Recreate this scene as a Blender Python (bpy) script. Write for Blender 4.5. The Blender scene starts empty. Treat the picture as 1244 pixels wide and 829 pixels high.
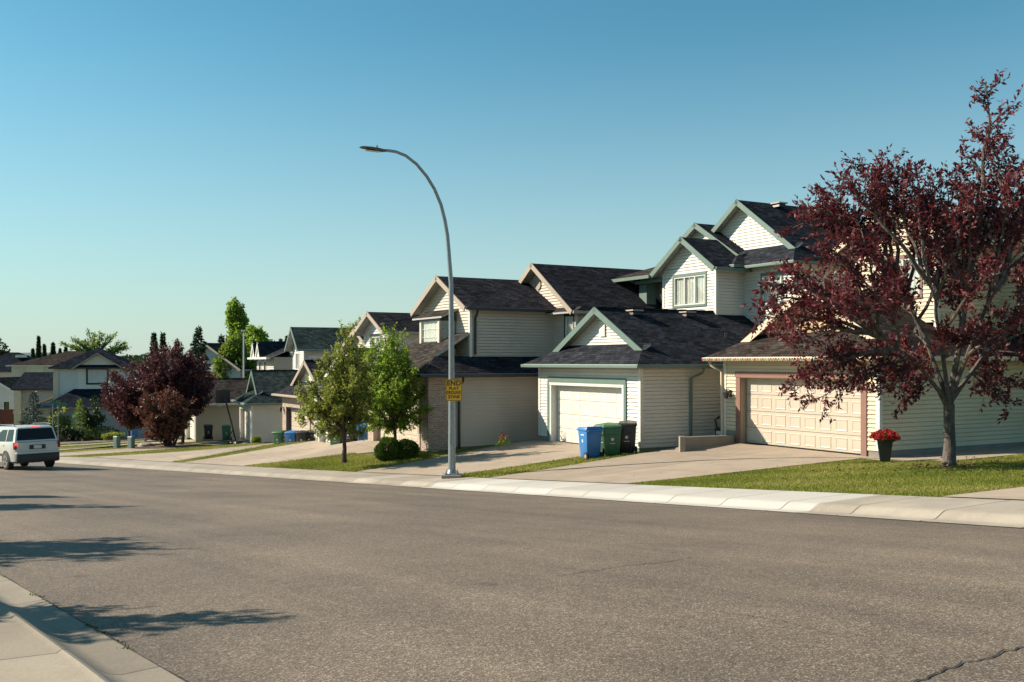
import bpy, bmesh, math, random
import numpy as np
from mathutils import Vector, Matrix
random.seed(7)
RS = np.random.RandomState(11)
C = bpy.context.scene.collection
R = math.radians
F_PX, HOR = 1180.0, 440.0

# ------------------------------------------------------------------ street frame
UX, UY = -0.4924, 0.8704      # along the far kerb, downhill
NX, NY = 0.8704, 0.4924       # from the road towards the houses
def UN(u, n): return (UX*u+NX*n, UY*u+NY*n)
def toUN(x, y): return (x*UX+y*UY, x*NX+y*NY)
def interp(tab, u, k): return float(np.interp(u, [t[0] for t in tab], [t[k] for t in tab]))
far = [(-60, 11.65, 2.5), (-30, 11.65, .8), (-10, 11.65, -.7), (7.45, 11.65, -2.10)]
def kline(x): return 585.5+.0667*(x-400)
p = [.73, 22.4]
for i in range(0, 11):
    px_ = 622+F_PX*p[0]/p[1]; z = -(kline(px_)-HOR)*p[1]/F_PX
    u, n = toUN(*p); far.append((u, n, z))
    a = R(-31-19.5*(i+.5)/10); p = [p[0]+2.93*math.sin(a), p[1]+2.93*math.cos(a)]
far += [(53.5, 3.6, -5.0), (60, 1.5, -5.4), (70, -1, -5.95), (79, -2, -6.4), (100, -4, -7.2), (200, -10, -11)]
near = [(-60, 7.5, 2.6), (-30, 4.8, 1.0), (-7, 2.3, -.68), (5.09, .96, -1.62), (10.5, .31, -2.05), (44.3, -4.2, -4.35), (60, -8, -5.3), (100, -14, -7.1), (200, -20, -11)]
pads = [(-60, 22, 3.2), (-20, 22, .4), (0, 22, -1.3), (8, 22, -1.95), (15, 22, -2.42), (18, 22.2, -2.67), (25, 22.2, -2.67), (26.2, 19.7, -3.06), (33, 19.7, -3.06), (35, 15.7, -3.5), (41.6, 15.7, -3.5),
        (44, 16.4, -4.2), (50.5, 16.4, -4.2), (53, 17.2, -4.95), (59.4, 17.2, -4.95), (62, 16, -5.3), (68.4, 15.5, -5.35), (72, 14.6, -5.9), (78, 14.6, -5.95),
        (86, 14, -6.5), (95, 14, -7.0), (120, 14, -7.7), (200, 14, -10)]
PAN, ROLL, RISE, WALK = .28, .30, .12, 1.45      # far side concrete profile
SW = PAN+ROLL+WALK
def far_ground(u, n):
    nk, zk = interp(far, u, 1), interp(far, u, 2)
    zs = zk+RISE+.05; ns = nk+SW
    npd, zp = interp(pads, u, 1), interp(pads, u, 2)
    if npd < ns+1: npd = ns+1
    t = (n-ns)/(npd-ns)
    if t <= 0: return zs
    if t < 1: return zs+(zp-zs)*(t*.75+.25*t*t*(3-2*t))
    d = n-npd
    return zp+min(d, 12)*.012 - max(0, d-45)*.05
def near_ground(u, n):
    nk, zk = interp(near, u, 1), interp(near, u, 2)
    return zk+.14+.02*min(max(nk-n, 0), 60)
def road_z(u, n):
    a, b = interp(near, u, 1), interp(far, u, 1); za, zb = interp(near, u, 2), interp(far, u, 2)
    t = (n-a)/(b-a)
    return za+(zb-za)*t+.10*(4*t*(1-t))*.7
def ground_z(x, y):
    u, n = toUN(x, y)
    nk = interp(far, u, 1); nn = interp(near, u, 1)
    if n > nk+SW: return far_ground(u, n)
    if n < nn-.5: return near_ground(u, n)
    return road_z(u, min(max(n, nn), nk))+(.12 if n > nk+.3 else 0)

# ------------------------------------------------------------------ materials
def newmat(name):
    m = bpy.data.materials.new(name); m.use_nodes = True
    return m, m.node_tree.nodes, m.node_tree.links, m.node_tree.nodes['Principled BSDF']
def setp(b, col=None, rough=None, **k):
    if col is not None: b.inputs['Base Color'].default_value = (*col, 1)
    if rough is not None: b.inputs['Roughness'].default_value = rough
    for kk, v in k.items(): b.inputs[kk.replace('_', ' ')].default_value = v
def simple(name, col, rough=.6, var=.12, scale=3.0, metal=0, bump=0, bscale=60, **k):
    m, N, L, b = newmat(name); setp(b, col, rough, Metallic=metal, **k)
    tc = N.new('ShaderNodeTexCoord')
    if var:
        nz = N.new('ShaderNodeTexNoise'); nz.inputs['Scale'].default_value = scale; nz.inputs['Detail'].default_value = 6
        L.new(tc.outputs['Object'], nz.inputs['Vector'])
        mr = N.new('ShaderNodeMapRange'); mr.inputs['From Min'].default_value = .3; mr.inputs['From Max'].default_value = .7
        mr.inputs['To Min'].default_value = 1-var; mr.inputs['To Max'].default_value = 1+var
        L.new(nz.outputs['Fac'], mr.inputs['Value'])
        mx = N.new('ShaderNodeVectorMath'); mx.operation = 'SCALE'; mx.inputs[0].default_value = col
        L.new(mr.outputs[0], mx.inputs['Scale']); L.new(mx.outputs[0], b.inputs['Base Color'])
    if bump:
        n2 = N.new('ShaderNodeTexNoise'); n2.inputs['Scale'].default_value = bscale; n2.inputs['Detail'].default_value = 4
        L.new(tc.outputs['Object'], n2.inputs['Vector'])
        bp = N.new('ShaderNodeBump'); bp.inputs['Strength'].default_value = bump; bp.inputs['Distance'].default_value = .02
        L.new(n2.outputs['Fac'], bp.inputs['Height']); L.new(bp.outputs[0], b.inputs['Normal'])
    return m
def ramp(N, pts):
    r = N.new('ShaderNodeValToRGB'); e = r.color_ramp.elements
    while len(e) < len(pts): e.new(.5)
    for i, (p_, c) in enumerate(pts): e[i].position = p_; e[i].color = (*c, 1)
    return r
def mixc(N, L, a, b, fac, mode='MIX'):
    m = N.new('ShaderNodeMix'); m.data_type = 'RGBA'; m.blend_type = mode
    for s, v in ((0, fac), (6, a), (7, b)):
        if isinstance(v, (int, float)): m.inputs[s].default_value = v
        elif isinstance(v, tuple): m.inputs[s].default_value = (*v, 1)
        else: L.new(v, m.inputs[s])
    return m.outputs[2]
def noise(N, L, vec, scale, detail=5, rough=.55, dist=0):
    n = N.new('ShaderNodeTexNoise'); n.inputs['Scale'].default_value = scale; n.inputs['Detail'].default_value = detail
    n.inputs['Roughness'].default_value = rough; n.inputs['Distortion'].default_value = dist
    L.new(vec, n.inputs['Vector']); return n.outputs['Fac']
def asphalt():
    m, N, L, b = newmat('asphalt'); tc = N.new('ShaderNodeTexCoord').outputs['Object']
    geo = N.new('ShaderNodeUVMap').outputs['UV']
    v = N.new('ShaderNodeTexVoronoi'); v.inputs['Scale'].default_value = 104; L.new(tc, v.inputs['Vector'])
    r1 = ramp(N, [(0, (.052, .040, .029)), (.30, (.118, .093, .071)), (.7, (.182, .146, .112)), (1, (.46, .39, .31))])
    L.new(v.outputs['Color'], r1.inputs[0])
    big = ramp(N, [(.32, (.74, .74, .76)), (.7, (1.18, 1.16, 1.12))]); L.new(noise(N, L, tc, .35, 6, .6), big.inputs[0])
    mid = ramp(N, [(.3, (.88, .88, .88)), (.7, (1.12, 1.12, 1.12))]); L.new(noise(N, L, tc, 9, 5, .7), mid.inputs[0])
    # wheel tracks worn along the road (UV y = metres across)
    sep = N.new('ShaderNodeSeparateXYZ'); L.new(geo, sep.inputs[0])
    mp = N.new('ShaderNodeMapping'); mp.inputs['Scale'].default_value = (.04, 1.1, 1); L.new(geo, mp.inputs['Vector'])
    trk = ramp(N, [(.38, (.84, .84, .85)), (.64, (1.12, 1.11, 1.09))]); L.new(noise(N, L, mp.outputs[0], 1.0, 4, .6), trk.inputs[0])
    c = mixc(N, L, r1.outputs[0], big.outputs[0], 1.0, 'MULTIPLY'); c = mixc(N, L, c, mid.outputs[0], 1.0, 'MULTIPLY'); c = mixc(N, L, c, trk.outputs[0], 1.0, 'MULTIPLY')
    # oil spots
    oil = ramp(N, [(.70, (0, 0, 0)), (.78, (1, 1, 1))]); L.new(noise(N, L, tc, 1.3, 3, .5), oil.inputs[0])
    c = mixc(N, L, c, mixc(N, L, c, (.62, .62, .64), 1.0, 'MULTIPLY'), oil.outputs[0])
    L.new(c, b.inputs['Base Color']); setp(b, None, .82)
    b.inputs['Specular IOR Level'].default_value = .35
    bp = N.new('ShaderNodeBump'); bp.inputs['Strength'].default_value = .35; bp.inputs['Distance'].default_value = .006
    L.new(v.outputs['Distance'], bp.inputs['Height']); L.new(bp.outputs[0], b.inputs['Normal'])
    return m
def concrete(name, col, joint=1.5, jw=.014, jx=True, stain=.25, jy=0):
    m, N, L, b = newmat(name); tc = N.new('ShaderNodeTexCoord').outputs['Object']; uv = N.new('ShaderNodeUVMap').outputs['UV']
    sep = N.new('ShaderNodeSeparateXYZ'); L.new(uv, sep.inputs[0])
    r = ramp(N, [(.3, tuple(x*(1-stain) for x in col)), (.55, col), (.8, tuple(min(1, x*(1+stain*.5)) for x in col))]); L.new(noise(N, L, tc, 1.1, 8, .65), r.inputs[0])
    fine = ramp(N, [(.3, (.86, .86, .86)), (.7, (1.1, 1.1, 1.1))]); L.new(noise(N, L, tc, 45, 4, .7), fine.inputs[0])
    c = mixc(N, L, r.outputs[0], fine.outputs[0], 1.0, 'MULTIPLY')
    # each slab between joints has its own tone
    fl = N.new('ShaderNodeMath'); fl.operation = 'DIVIDE'; fl.inputs[1].default_value = joint; L.new(sep.outputs['X'], fl.inputs[0])
    ff = N.new('ShaderNodeMath'); ff.operation = 'FLOOR'; L.new(fl.outputs[0], ff.inputs[0])
    wn = N.new('ShaderNodeTexWhiteNoise'); wn.noise_dimensions = '1D'; L.new(ff.outputs[0], wn.inputs['W'])
    tr = ramp(N, [(0, (.86, .85, .84)), (1, (1.1, 1.1, 1.1))]); L.new(wn.outputs['Value'], tr.inputs[0])
    c = mixc(N, L, c, tr.outputs[0], 1.0, 'MULTIPLY')
    st_ = ramp(N, [(.62, (1, 1, 1)), (.74, (.66, .64, .62))]); L.new(noise(N, L, tc, .55, 5, .65, .8), st_.inputs[0]); c = mixc(N, L, c, st_.outputs[0], stain*2.2 if stain < .4 else .9, 'MULTIPLY')
    mk = None
    for ax, jj in (('X', joint if jx else 0), ('Y', jy)):
        if not jj: continue
        pp = N.new('ShaderNodeMath'); pp.operation = 'PINGPONG'; pp.inputs[1].default_value = jj/2; L.new(sep.outputs[ax], pp.inputs[0])
        lt = N.new('ShaderNodeMath'); lt.operation = 'LESS_THAN'; lt.inputs[1].default_value = jw; L.new(pp.outputs[0], lt.inputs[0])
        if mk is None: mk = lt.outputs[0]
        else:
            mm = N.new('ShaderNodeMath'); mm.operation = 'MAXIMUM'; L.new(mk, mm.inputs[0]); L.new(lt.outputs[0], mm.inputs[1]); mk = mm.outputs[0]
    if mk is not None: c = mixc(N, L, c, tuple(x*.3 for x in col), mk)
    L.new(c, b.inputs['Base Color']); setp(b, None, .85)
    bp = N.new('ShaderNodeBump'); bp.inputs['Strength'].default_value = .35; bp.inputs['Distance'].default_value = .01
    L.new(noise(N, L, tc, 90, 4, .7), bp.inputs['Height']); L.new(bp.outputs[0], b.inputs['Normal'])
    return m
def shingle(name, col, spread=.42):
    m, N, L, b = newmat(name); uv = N.new('ShaderNodeUVMap').outputs['UV']
    br = N.new('ShaderNodeTexBrick'); L.new(uv, br.inputs['Vector'])
    br.inputs['Scale'].default_value = 1; br.inputs['Brick Width'].default_value = .30; br.inputs['Row Height'].default_value = .145; br.inputs['Mortar Size'].default_value = .008
    br.inputs['Color1'].default_value = (*[x*(1-spread) for x in col], 1); br.inputs['Color2'].default_value = (*[x*(1+spread) for x in col], 1); br.inputs['Mortar'].default_value = (*[x*.3 for x in col], 1)
    big = ramp(N, [(.3, (.75, .75, .75)), (.7, (1.25, 1.25, 1.25))]); L.new(noise(N, L, uv, .8, 6, .7), big.inputs[0])
    fine = ramp(N, [(.3, (.62, .62, .62)), (.7, (1.45, 1.45, 1.45))]); L.new(noise(N, L, uv, 5, 4, .8), fine.inputs[0])
    c = mixc(N, L, br.outputs['Color'], big.outputs[0], 1.0, 'MULTIPLY'); c = mixc(N, L, c, fine.outputs[0], 1.0, 'MULTIPLY')
    L.new(c, b.inputs['Base Color']); setp(b, None, 1); b.inputs['Specular IOR Level'].default_value = 0
    # lapped courses: height rises towards each course's lower edge
    sep = N.new('ShaderNodeSeparateXYZ'); L.new(uv, sep.inputs[0])
    md = N.new('ShaderNodeMath'); md.operation = 'FLOORED_MODULO'; md.inputs[1].default_value = .145; L.new(sep.outputs['Y'], md.inputs[0])
    ml = N.new('ShaderNodeMath'); ml.operation = 'MULTIPLY'; ml.inputs[1].default_value = -5; L.new(md.outputs[0], ml.inputs[0])
    ad = N.new('ShaderNodeMath'); ad.operation = 'ADD'; L.new(ml.outputs[0], ad.inputs[0]); L.new(br.outputs['Fac'], ad.inputs[1])
    ad2 = N.new('ShaderNodeMath'); ad2.operation = 'ADD'; L.new(ad.outputs[0], ad2.inputs[0]); L.new(noise(N, L, uv, 40, 3, .7), ad2.inputs[1])
    bp = N.new('ShaderNodeBump'); bp.inputs['Strength'].default_value = .6; bp.inputs['Distance'].default_value = .008
    L.new(ad2.outputs[0], bp.inputs['Height']); L.new(bp.outputs[0], b.inputs['Normal'])
    return m
def brick(name, c1, c2, mortar, w=.21, h=.075, ms=.012):
    m, N, L, b = newmat(name); uv = N.new('ShaderNodeUVMap').outputs['UV']
    br = N.new('ShaderNodeTexBrick'); L.new(uv, br.inputs['Vector'])
    br.inputs['Scale'].default_value = 1; br.inputs['Brick Width'].default_value = w; br.inputs['Row Height'].default_value = h; br.inputs['Mortar Size'].default_value = ms
    br.inputs['Color1'].default_value = (*c1, 1); br.inputs['Color2'].default_value = (*c2, 1); br.inputs['Mortar'].default_value = (*mortar, 1)
    f = ramp(N, [(.3, (.7, .7, .7)), (.7, (1.3, 1.3, 1.3))]); L.new(noise(N, L, uv, 14, 4, .7), f.inputs[0])
    L.new(mixc(N, L, br.outputs['Color'], f.outputs[0], 1.0, 'MULTIPLY'), b.inputs['Base Color']); setp(b, None, .85)
    bp = N.new('ShaderNodeBump'); bp.inputs['Strength'].default_value = .6; bp.inputs['Distance'].default_value = .012; bp.invert = True
    L.new(br.outputs['Fac'], bp.inputs['Height']); L.new(bp.outputs[0], b.inputs['Normal'])
    return m
def lawn_mat():
    m, N, L, b = newmat('lawn'); tc = N.new('ShaderNodeTexCoord').outputs['Object']
    r = ramp(N, [(.25, (.085, .11, .02)), (.5, (.15, .165, .035)), (.72, (.24, .21, .08))]); L.new(noise(N, L, tc, .9, 7, .7), r.inputs[0])
    f = ramp(N, [(.25, (.55, .6, .5)), (.75, (1.35, 1.3, 1.2))]); L.new(noise(N, L, tc, 30, 5, .8), f.inputs[0])
    L.new(mixc(N, L, r.outputs[0], f.outputs[0], 1.0, 'MULTIPLY'), b.inputs['Base Color']); setp(b, None, .9); b.inputs['Specular IOR Level'].default_value = .2
    bp = N.new('ShaderNodeBump'); bp.inputs['Strength'].default_value = 1; bp.inputs['Distance'].default_value = .05
    L.new(noise(N, L, tc, 35, 4, .8), bp.inputs['Height']); L.new(bp.outputs[0], b.inputs['Normal'])
    return m
def leafmat(name, pts, trans=.35, tcol=None, rough=.5, spec=.3):
    m, N, L, b = newmat(name)
    at = N.new('ShaderNodeAttribute'); at.attribute_name = 'rnd'
    r = ramp(N, pts); L.new(at.outputs['Fac'], r.inputs[0]); L.new(r.outputs[0], b.inputs['Base Color']); setp(b, None, rough); b.inputs['Specular IOR Level'].default_value = spec
    t = N.new('ShaderNodeBsdfTranslucent')
    if tcol: t.inputs['Color'].default_value = (*tcol, 1)
    else: L.new(r.outputs[0], t.inputs['Color'])
    mx = N.new('ShaderNodeMixShader'); mx.inputs[0].default_value = trans
    L.new(b.outputs[0], mx.inputs[1]); L.new(t.outputs[0], mx.inputs[2])
    L.new(mx.outputs[0], N['Material Output'].inputs['Surface'])
    return m
def bark(name, c1, c2):
    m, N, L, b = newmat(name); tc = N.new('ShaderNodeTexCoord').outputs['Object']
    mp = N.new('ShaderNodeMapping'); mp.inputs['Scale'].default_value = (1, 1, .3); L.new(tc, mp.inputs['Vector'])
    nz = noise(N, L, mp.outputs[0], 14, 6, .75, .6)
    r = ramp(N, [(.35, c1), (.65, c2)]); L.new(nz, r.inputs[0]); L.new(r.outputs[0], b.inputs['Base Color']); setp(b, None, .9)
    bp = N.new('ShaderNodeBump'); bp.inputs['Strength'].default_value = .9; bp.inputs['Distance'].default_value = .03
    L.new(nz, bp.inputs['Height']); L.new(bp.outputs[0], b.inputs['Normal'])
    return m
def window_glass(name, tint=(.88, .92, .92)):
    m, N, L, b = newmat(name)
    g = N.new('ShaderNodeBsdfGlossy'); g.inputs['Roughness'].default_value = .02; g.inputs['Color'].default_value = (.9, .9, .9, 1)
    t = N.new('ShaderNodeBsdfTransparent'); t.inputs['Color'].default_value = (*tint, 1)
    fr = N.new('ShaderNodeValue'); fr.outputs[0].default_value = .14
    mx = N.new('ShaderNodeMixShader'); L.new(fr.outputs[0], mx.inputs[0]); L.new(t.outputs[0], mx.inputs[1]); L.new(g.outputs[0], mx.inputs[2])
    L.new(mx.outputs[0], N['Material Output'].inputs['Surface']); return m

M = {}
M['asphalt'] = asphalt()
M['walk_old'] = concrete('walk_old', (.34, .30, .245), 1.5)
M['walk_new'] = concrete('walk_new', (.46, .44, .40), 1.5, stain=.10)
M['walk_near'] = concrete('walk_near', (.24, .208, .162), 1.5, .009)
M['drive'] = concrete('drive', (.365, .295, .225), 3.1, .012, True, .2, 3.0)
M['found'] = concrete('foundation', (.26, .24, .21), 50, 0, False, .25)
M['lawn'] = lawn_mat()
M['soil'] = simple('soil', (.09, .05, .03), .95, .4, 8, bump=.8)
def vinyl(n, c): return simple(n, c, .6, .085, .55)
M['sid_white'] = vinyl('siding_white', (.66, .635, .575)); M['sid_cream'] = vinyl('siding_cream', (.62, .53, .37)); M['sid_beige'] = vinyl('siding_beige', (.55, .49, .39))
M['sid_grey'] = vinyl('siding_grey', (.42, .40, .38)); M['sid_tan'] = vinyl('siding_tan', (.52, .465, .395)); M['sid_pale'] = vinyl('siding_pale', (.58, .57, .55))
M['sh_dark'] = shingle('shingle_dark', (.030, .033, .040)); M['sh_brown'] = shingle('shingle_brown', (.045, .038, .034)); M['sh_grey'] = shingle('shingle_grey', (.050, .045, .042)); M['sh_green'] = shingle('shingle_green', (.032, .045, .044))
M['sh_navy'] = shingle('shingle_navy', (.020, .024, .032))
M['sh_black'] = shingle('shingle_black', (.033, .032, .038))
M['tr_green'] = simple('trim_green', (.115, .175, .150), .5, .06); M['tr_white'] = simple('trim_white', (.62, .62, .58), .45, .04)
M['tr_tan'] = simple('trim_tan', (.42, .34, .27), .5, .06); M['tr_black'] = simple('trim_black', (.02, .022, .028), .4, .1); M['tr_red'] = simple('trim_redbrown', (.22, .115, .085), .55, .08)
M['tr_cream'] = simple('trim_cream', (.60, .50, .37), .5, .05); M['tr_beige'] = simple('trim_beige', (.35, .285, .225), .5, .05)
M['door_white'] = simple('door_white', (.66, .63, .56), .45, .03); M['door_beige'] = simple('door_beige', (.48, .415, .335), .45, .04); M['door_tan'] = simple('door_tan', (.50, .42, .33), .45, .04)
M['shake'] = brick('shake', (.50, .37, .22), (.60, .46, .29), (.30, .22, .13), .22, .19, .008)
M['brick'] = brick('brickwork', (.26, .17, .13), (.42, .30, .23), (.40, .35, .30))
M['soffit'] = simple('soffit', (.35, .36, .34), .6, .05)
M['glass'] = window_glass('glass'); M['curtain'] = simple('curtain', (.72, .70, .62), .9, .08, 6); M['dark_in'] = simple('dark_interior', (.03, .03, .035), .8, .3)
M['galv'] = simple('galvanised', (.27, .30, .32), .42, .12, 12, .65, bump=.05)
M['steel'] = simple('steel_dark', (.11, .12, .13), .45, .1, 5, .6)
M['sign_y'] = simple('sign_yellow', (.80, .42, .015), .4, .03); M['ink'] = simple('sign_black', (.012, .012, .012), .5, 0)
M['sign_g'] = simple('sign_green', (.01, .16, .09), .4, .03); M['sign_b'] = simple('sign_blue', (.02, .12, .30), .4, .03)
M['p_blue'] = simple('plastic_blue', (.035, .17, .44), .42, .1, 6); M['p_green'] = simple('plastic_green', (.035, .12, .055), .45, .12, 6); M['p_black'] = simple('plastic_black', (.025, .022, .022), .4, .2, 6)
M['p_lime'] = simple('plastic_lime', (.07, .17, .08), .45, .1, 6); M['p_lbl'] = simple('label_white', (.6, .62, .62), .5, 0)
M['rubber'] = simple('rubber', (.02, .02, .02), .8, .2); M['paint_silver'] = simple('paint_silver', (.56, .56, .53), .35, .03, 3, .2, Coat_Weight=.5); M['paint_white'] = simple('paint_white', (.66, .70, .72), .3, .03, Coat_Weight=.6)
M['autoglass'] = simple('autoglass', (.010, .011, .012), .18, 0, Specular_IOR_Level=.25); M['blackplast'] = simple('black_plastic', (.03, .03, .032), .55, .1); M['chrome'] = simple('chrome', (.55, .55, .55), .25, 0, 1, 1)
M['rim'] = simple('rim_alloy', (.45, .45, .44), .35, .05, 5, .8)
M['crackmat'] = simple('crack_dark', (.030, .026, .024), .95, .3, 9)
mm, N_, L_, b_ = newmat('tail_lit'); setp(b_, (.6, .01, .01), .3); b_.inputs['Emission Color'].default_value = (1, .03, .03, 1); b_.inputs['Emission Strength'].default_value = 1.6; M['tail_on'] = mm
M['tail_off'] = simple('tail_red', (.22, .01, .012), .25, 0)
M['bark'] = bark('bark_grey', (.035, .030, .027), (.17, .14, .12)); M['bark_d'] = bark('bark_dark', (.03, .02, .016), (.09, .065, .05))
M['lf_purple'] = leafmat('leaf_purple', [(0, (.028, .014, .019)), (.45, (.080, .026, .035)), (.8, (.21, .055, .065)), (1, (.44, .16, .15))], .30, (.22, .030, .030), .45, .25)
M['lf_purple2'] = leafmat('leaf_purple_bright', [(0, (.030, .012, .020)), (.5, (.085, .026, .042)), (.85, (.15, .045, .062)), (1, (.22, .09, .09))], .25, (.16, .035, .05), .45, .4)
M['lf_plum'] = leafmat('leaf_plum', [(0, (.024, .012, .016)), (.45, (.065, .026, .034)), (.8, (.13, .048, .052)), (1, (.25, .11, .10))], .25, (.15, .04, .045), .5, .3)
M['lf_bronze'] = leafmat('leaf_bronze', [(0, (.04, .016, .014)), (.5, (.10, .045, .035)), (.85, (.24, .125, .08)), (1, (.36, .22, .14))], .25, (.22, .08, .04), .5, .3)
M['lf_green'] = leafmat('leaf_green', [(0, (.045, .075, .010)), (.5, (.15, .23, .03)), (.9, (.28, .36, .06)), (1, (.36, .22, .06))], .45, (.32, .48, .05))
M['lf_olive'] = leafmat('leaf_olive', [(0, (.055, .062, .014)), (.5, (.19, .22, .04)), (.85, (.32, .34, .08)), (1, (.36, .22, .07))], .42, (.32, .38, .06))
M['lf_dark'] = leafmat('leaf_dark', [(0, (.012, .025, .010)), (.6, (.035, .062, .018)), (1, (.08, .11, .03))], .2)
M['lf_yel'] = leafmat('leaf_yellowgreen', [(0, (.05, .09, .018)), (.5, (.12, .19, .035)), (1, (.26, .30, .06))], .4, (.24, .34, .04))
M['lf_blue'] = leafmat('needle_blue', [(0, (.03, .050, .048)), (.6, (.07, .11, .10)), (1, (.14, .19, .17))], .1)
M['lf_conif'] = leafmat('needle_green', [(0, (.012, .026, .012)), (.6, (.03, .058, .022)), (1, (.075, .11, .035))], .1)
M['lf_bush'] = leafmat('leaf_bush', [(0, (.025, .050, .008)), (.6, (.07, .14, .014)), (1, (.17, .25, .03))], .3)
M['blade'] = leafmat('grass_blade', [(0, (.10, .14, .018)), (.45, (.21, .25, .035)), (.75, (.33, .32, .075)), (1, (.46, .39, .16))], .42)
M['petal'] = leafmat('petal', [(0, (.25, .01, .015)), (.6, (.55, .03, .03)), (1, (.65, .10, .08))], .3)
M['pot'] = simple('pot_black', (.018, .022, .026), .35, .1); M['fence_red'] = simple('fence_red', (.12, .035, .022), .8, .2, 5)
M['box_green'] = simple('utility_green', (.17, .24, .22), .5, .08); M['stone'] = simple('stone', (.30, .27, .23), .9, .25, 5, bump=.5)
M['chim'] = simple('chimney_white', (.62, .58, .50), .6, .08)
mlights = simple('bulbs', (.55, .45, .35), .4, 0)
mm, N_, L_, b_ = newmat('bulb_mix'); oi = N_.new('ShaderNodeAttribute'); oi.attribute_name = 'rnd'
r_ = ramp(N_, [(0, (.5, .06, .05)), (.25, (.10, .30, .12)), (.5, (.55, .40, .10)), (.75, (.6, .58, .5)), (1, (.12, .2, .45))]); r_.color_ramp.interpolation = 'CONSTANT'
L_.new(oi.outputs['Fac'], r_.inputs[0]); L_.new(r_.outputs[0], b_.inputs['Base Color']); setp(b_, None, .3); M['bulb'] = mm

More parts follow.
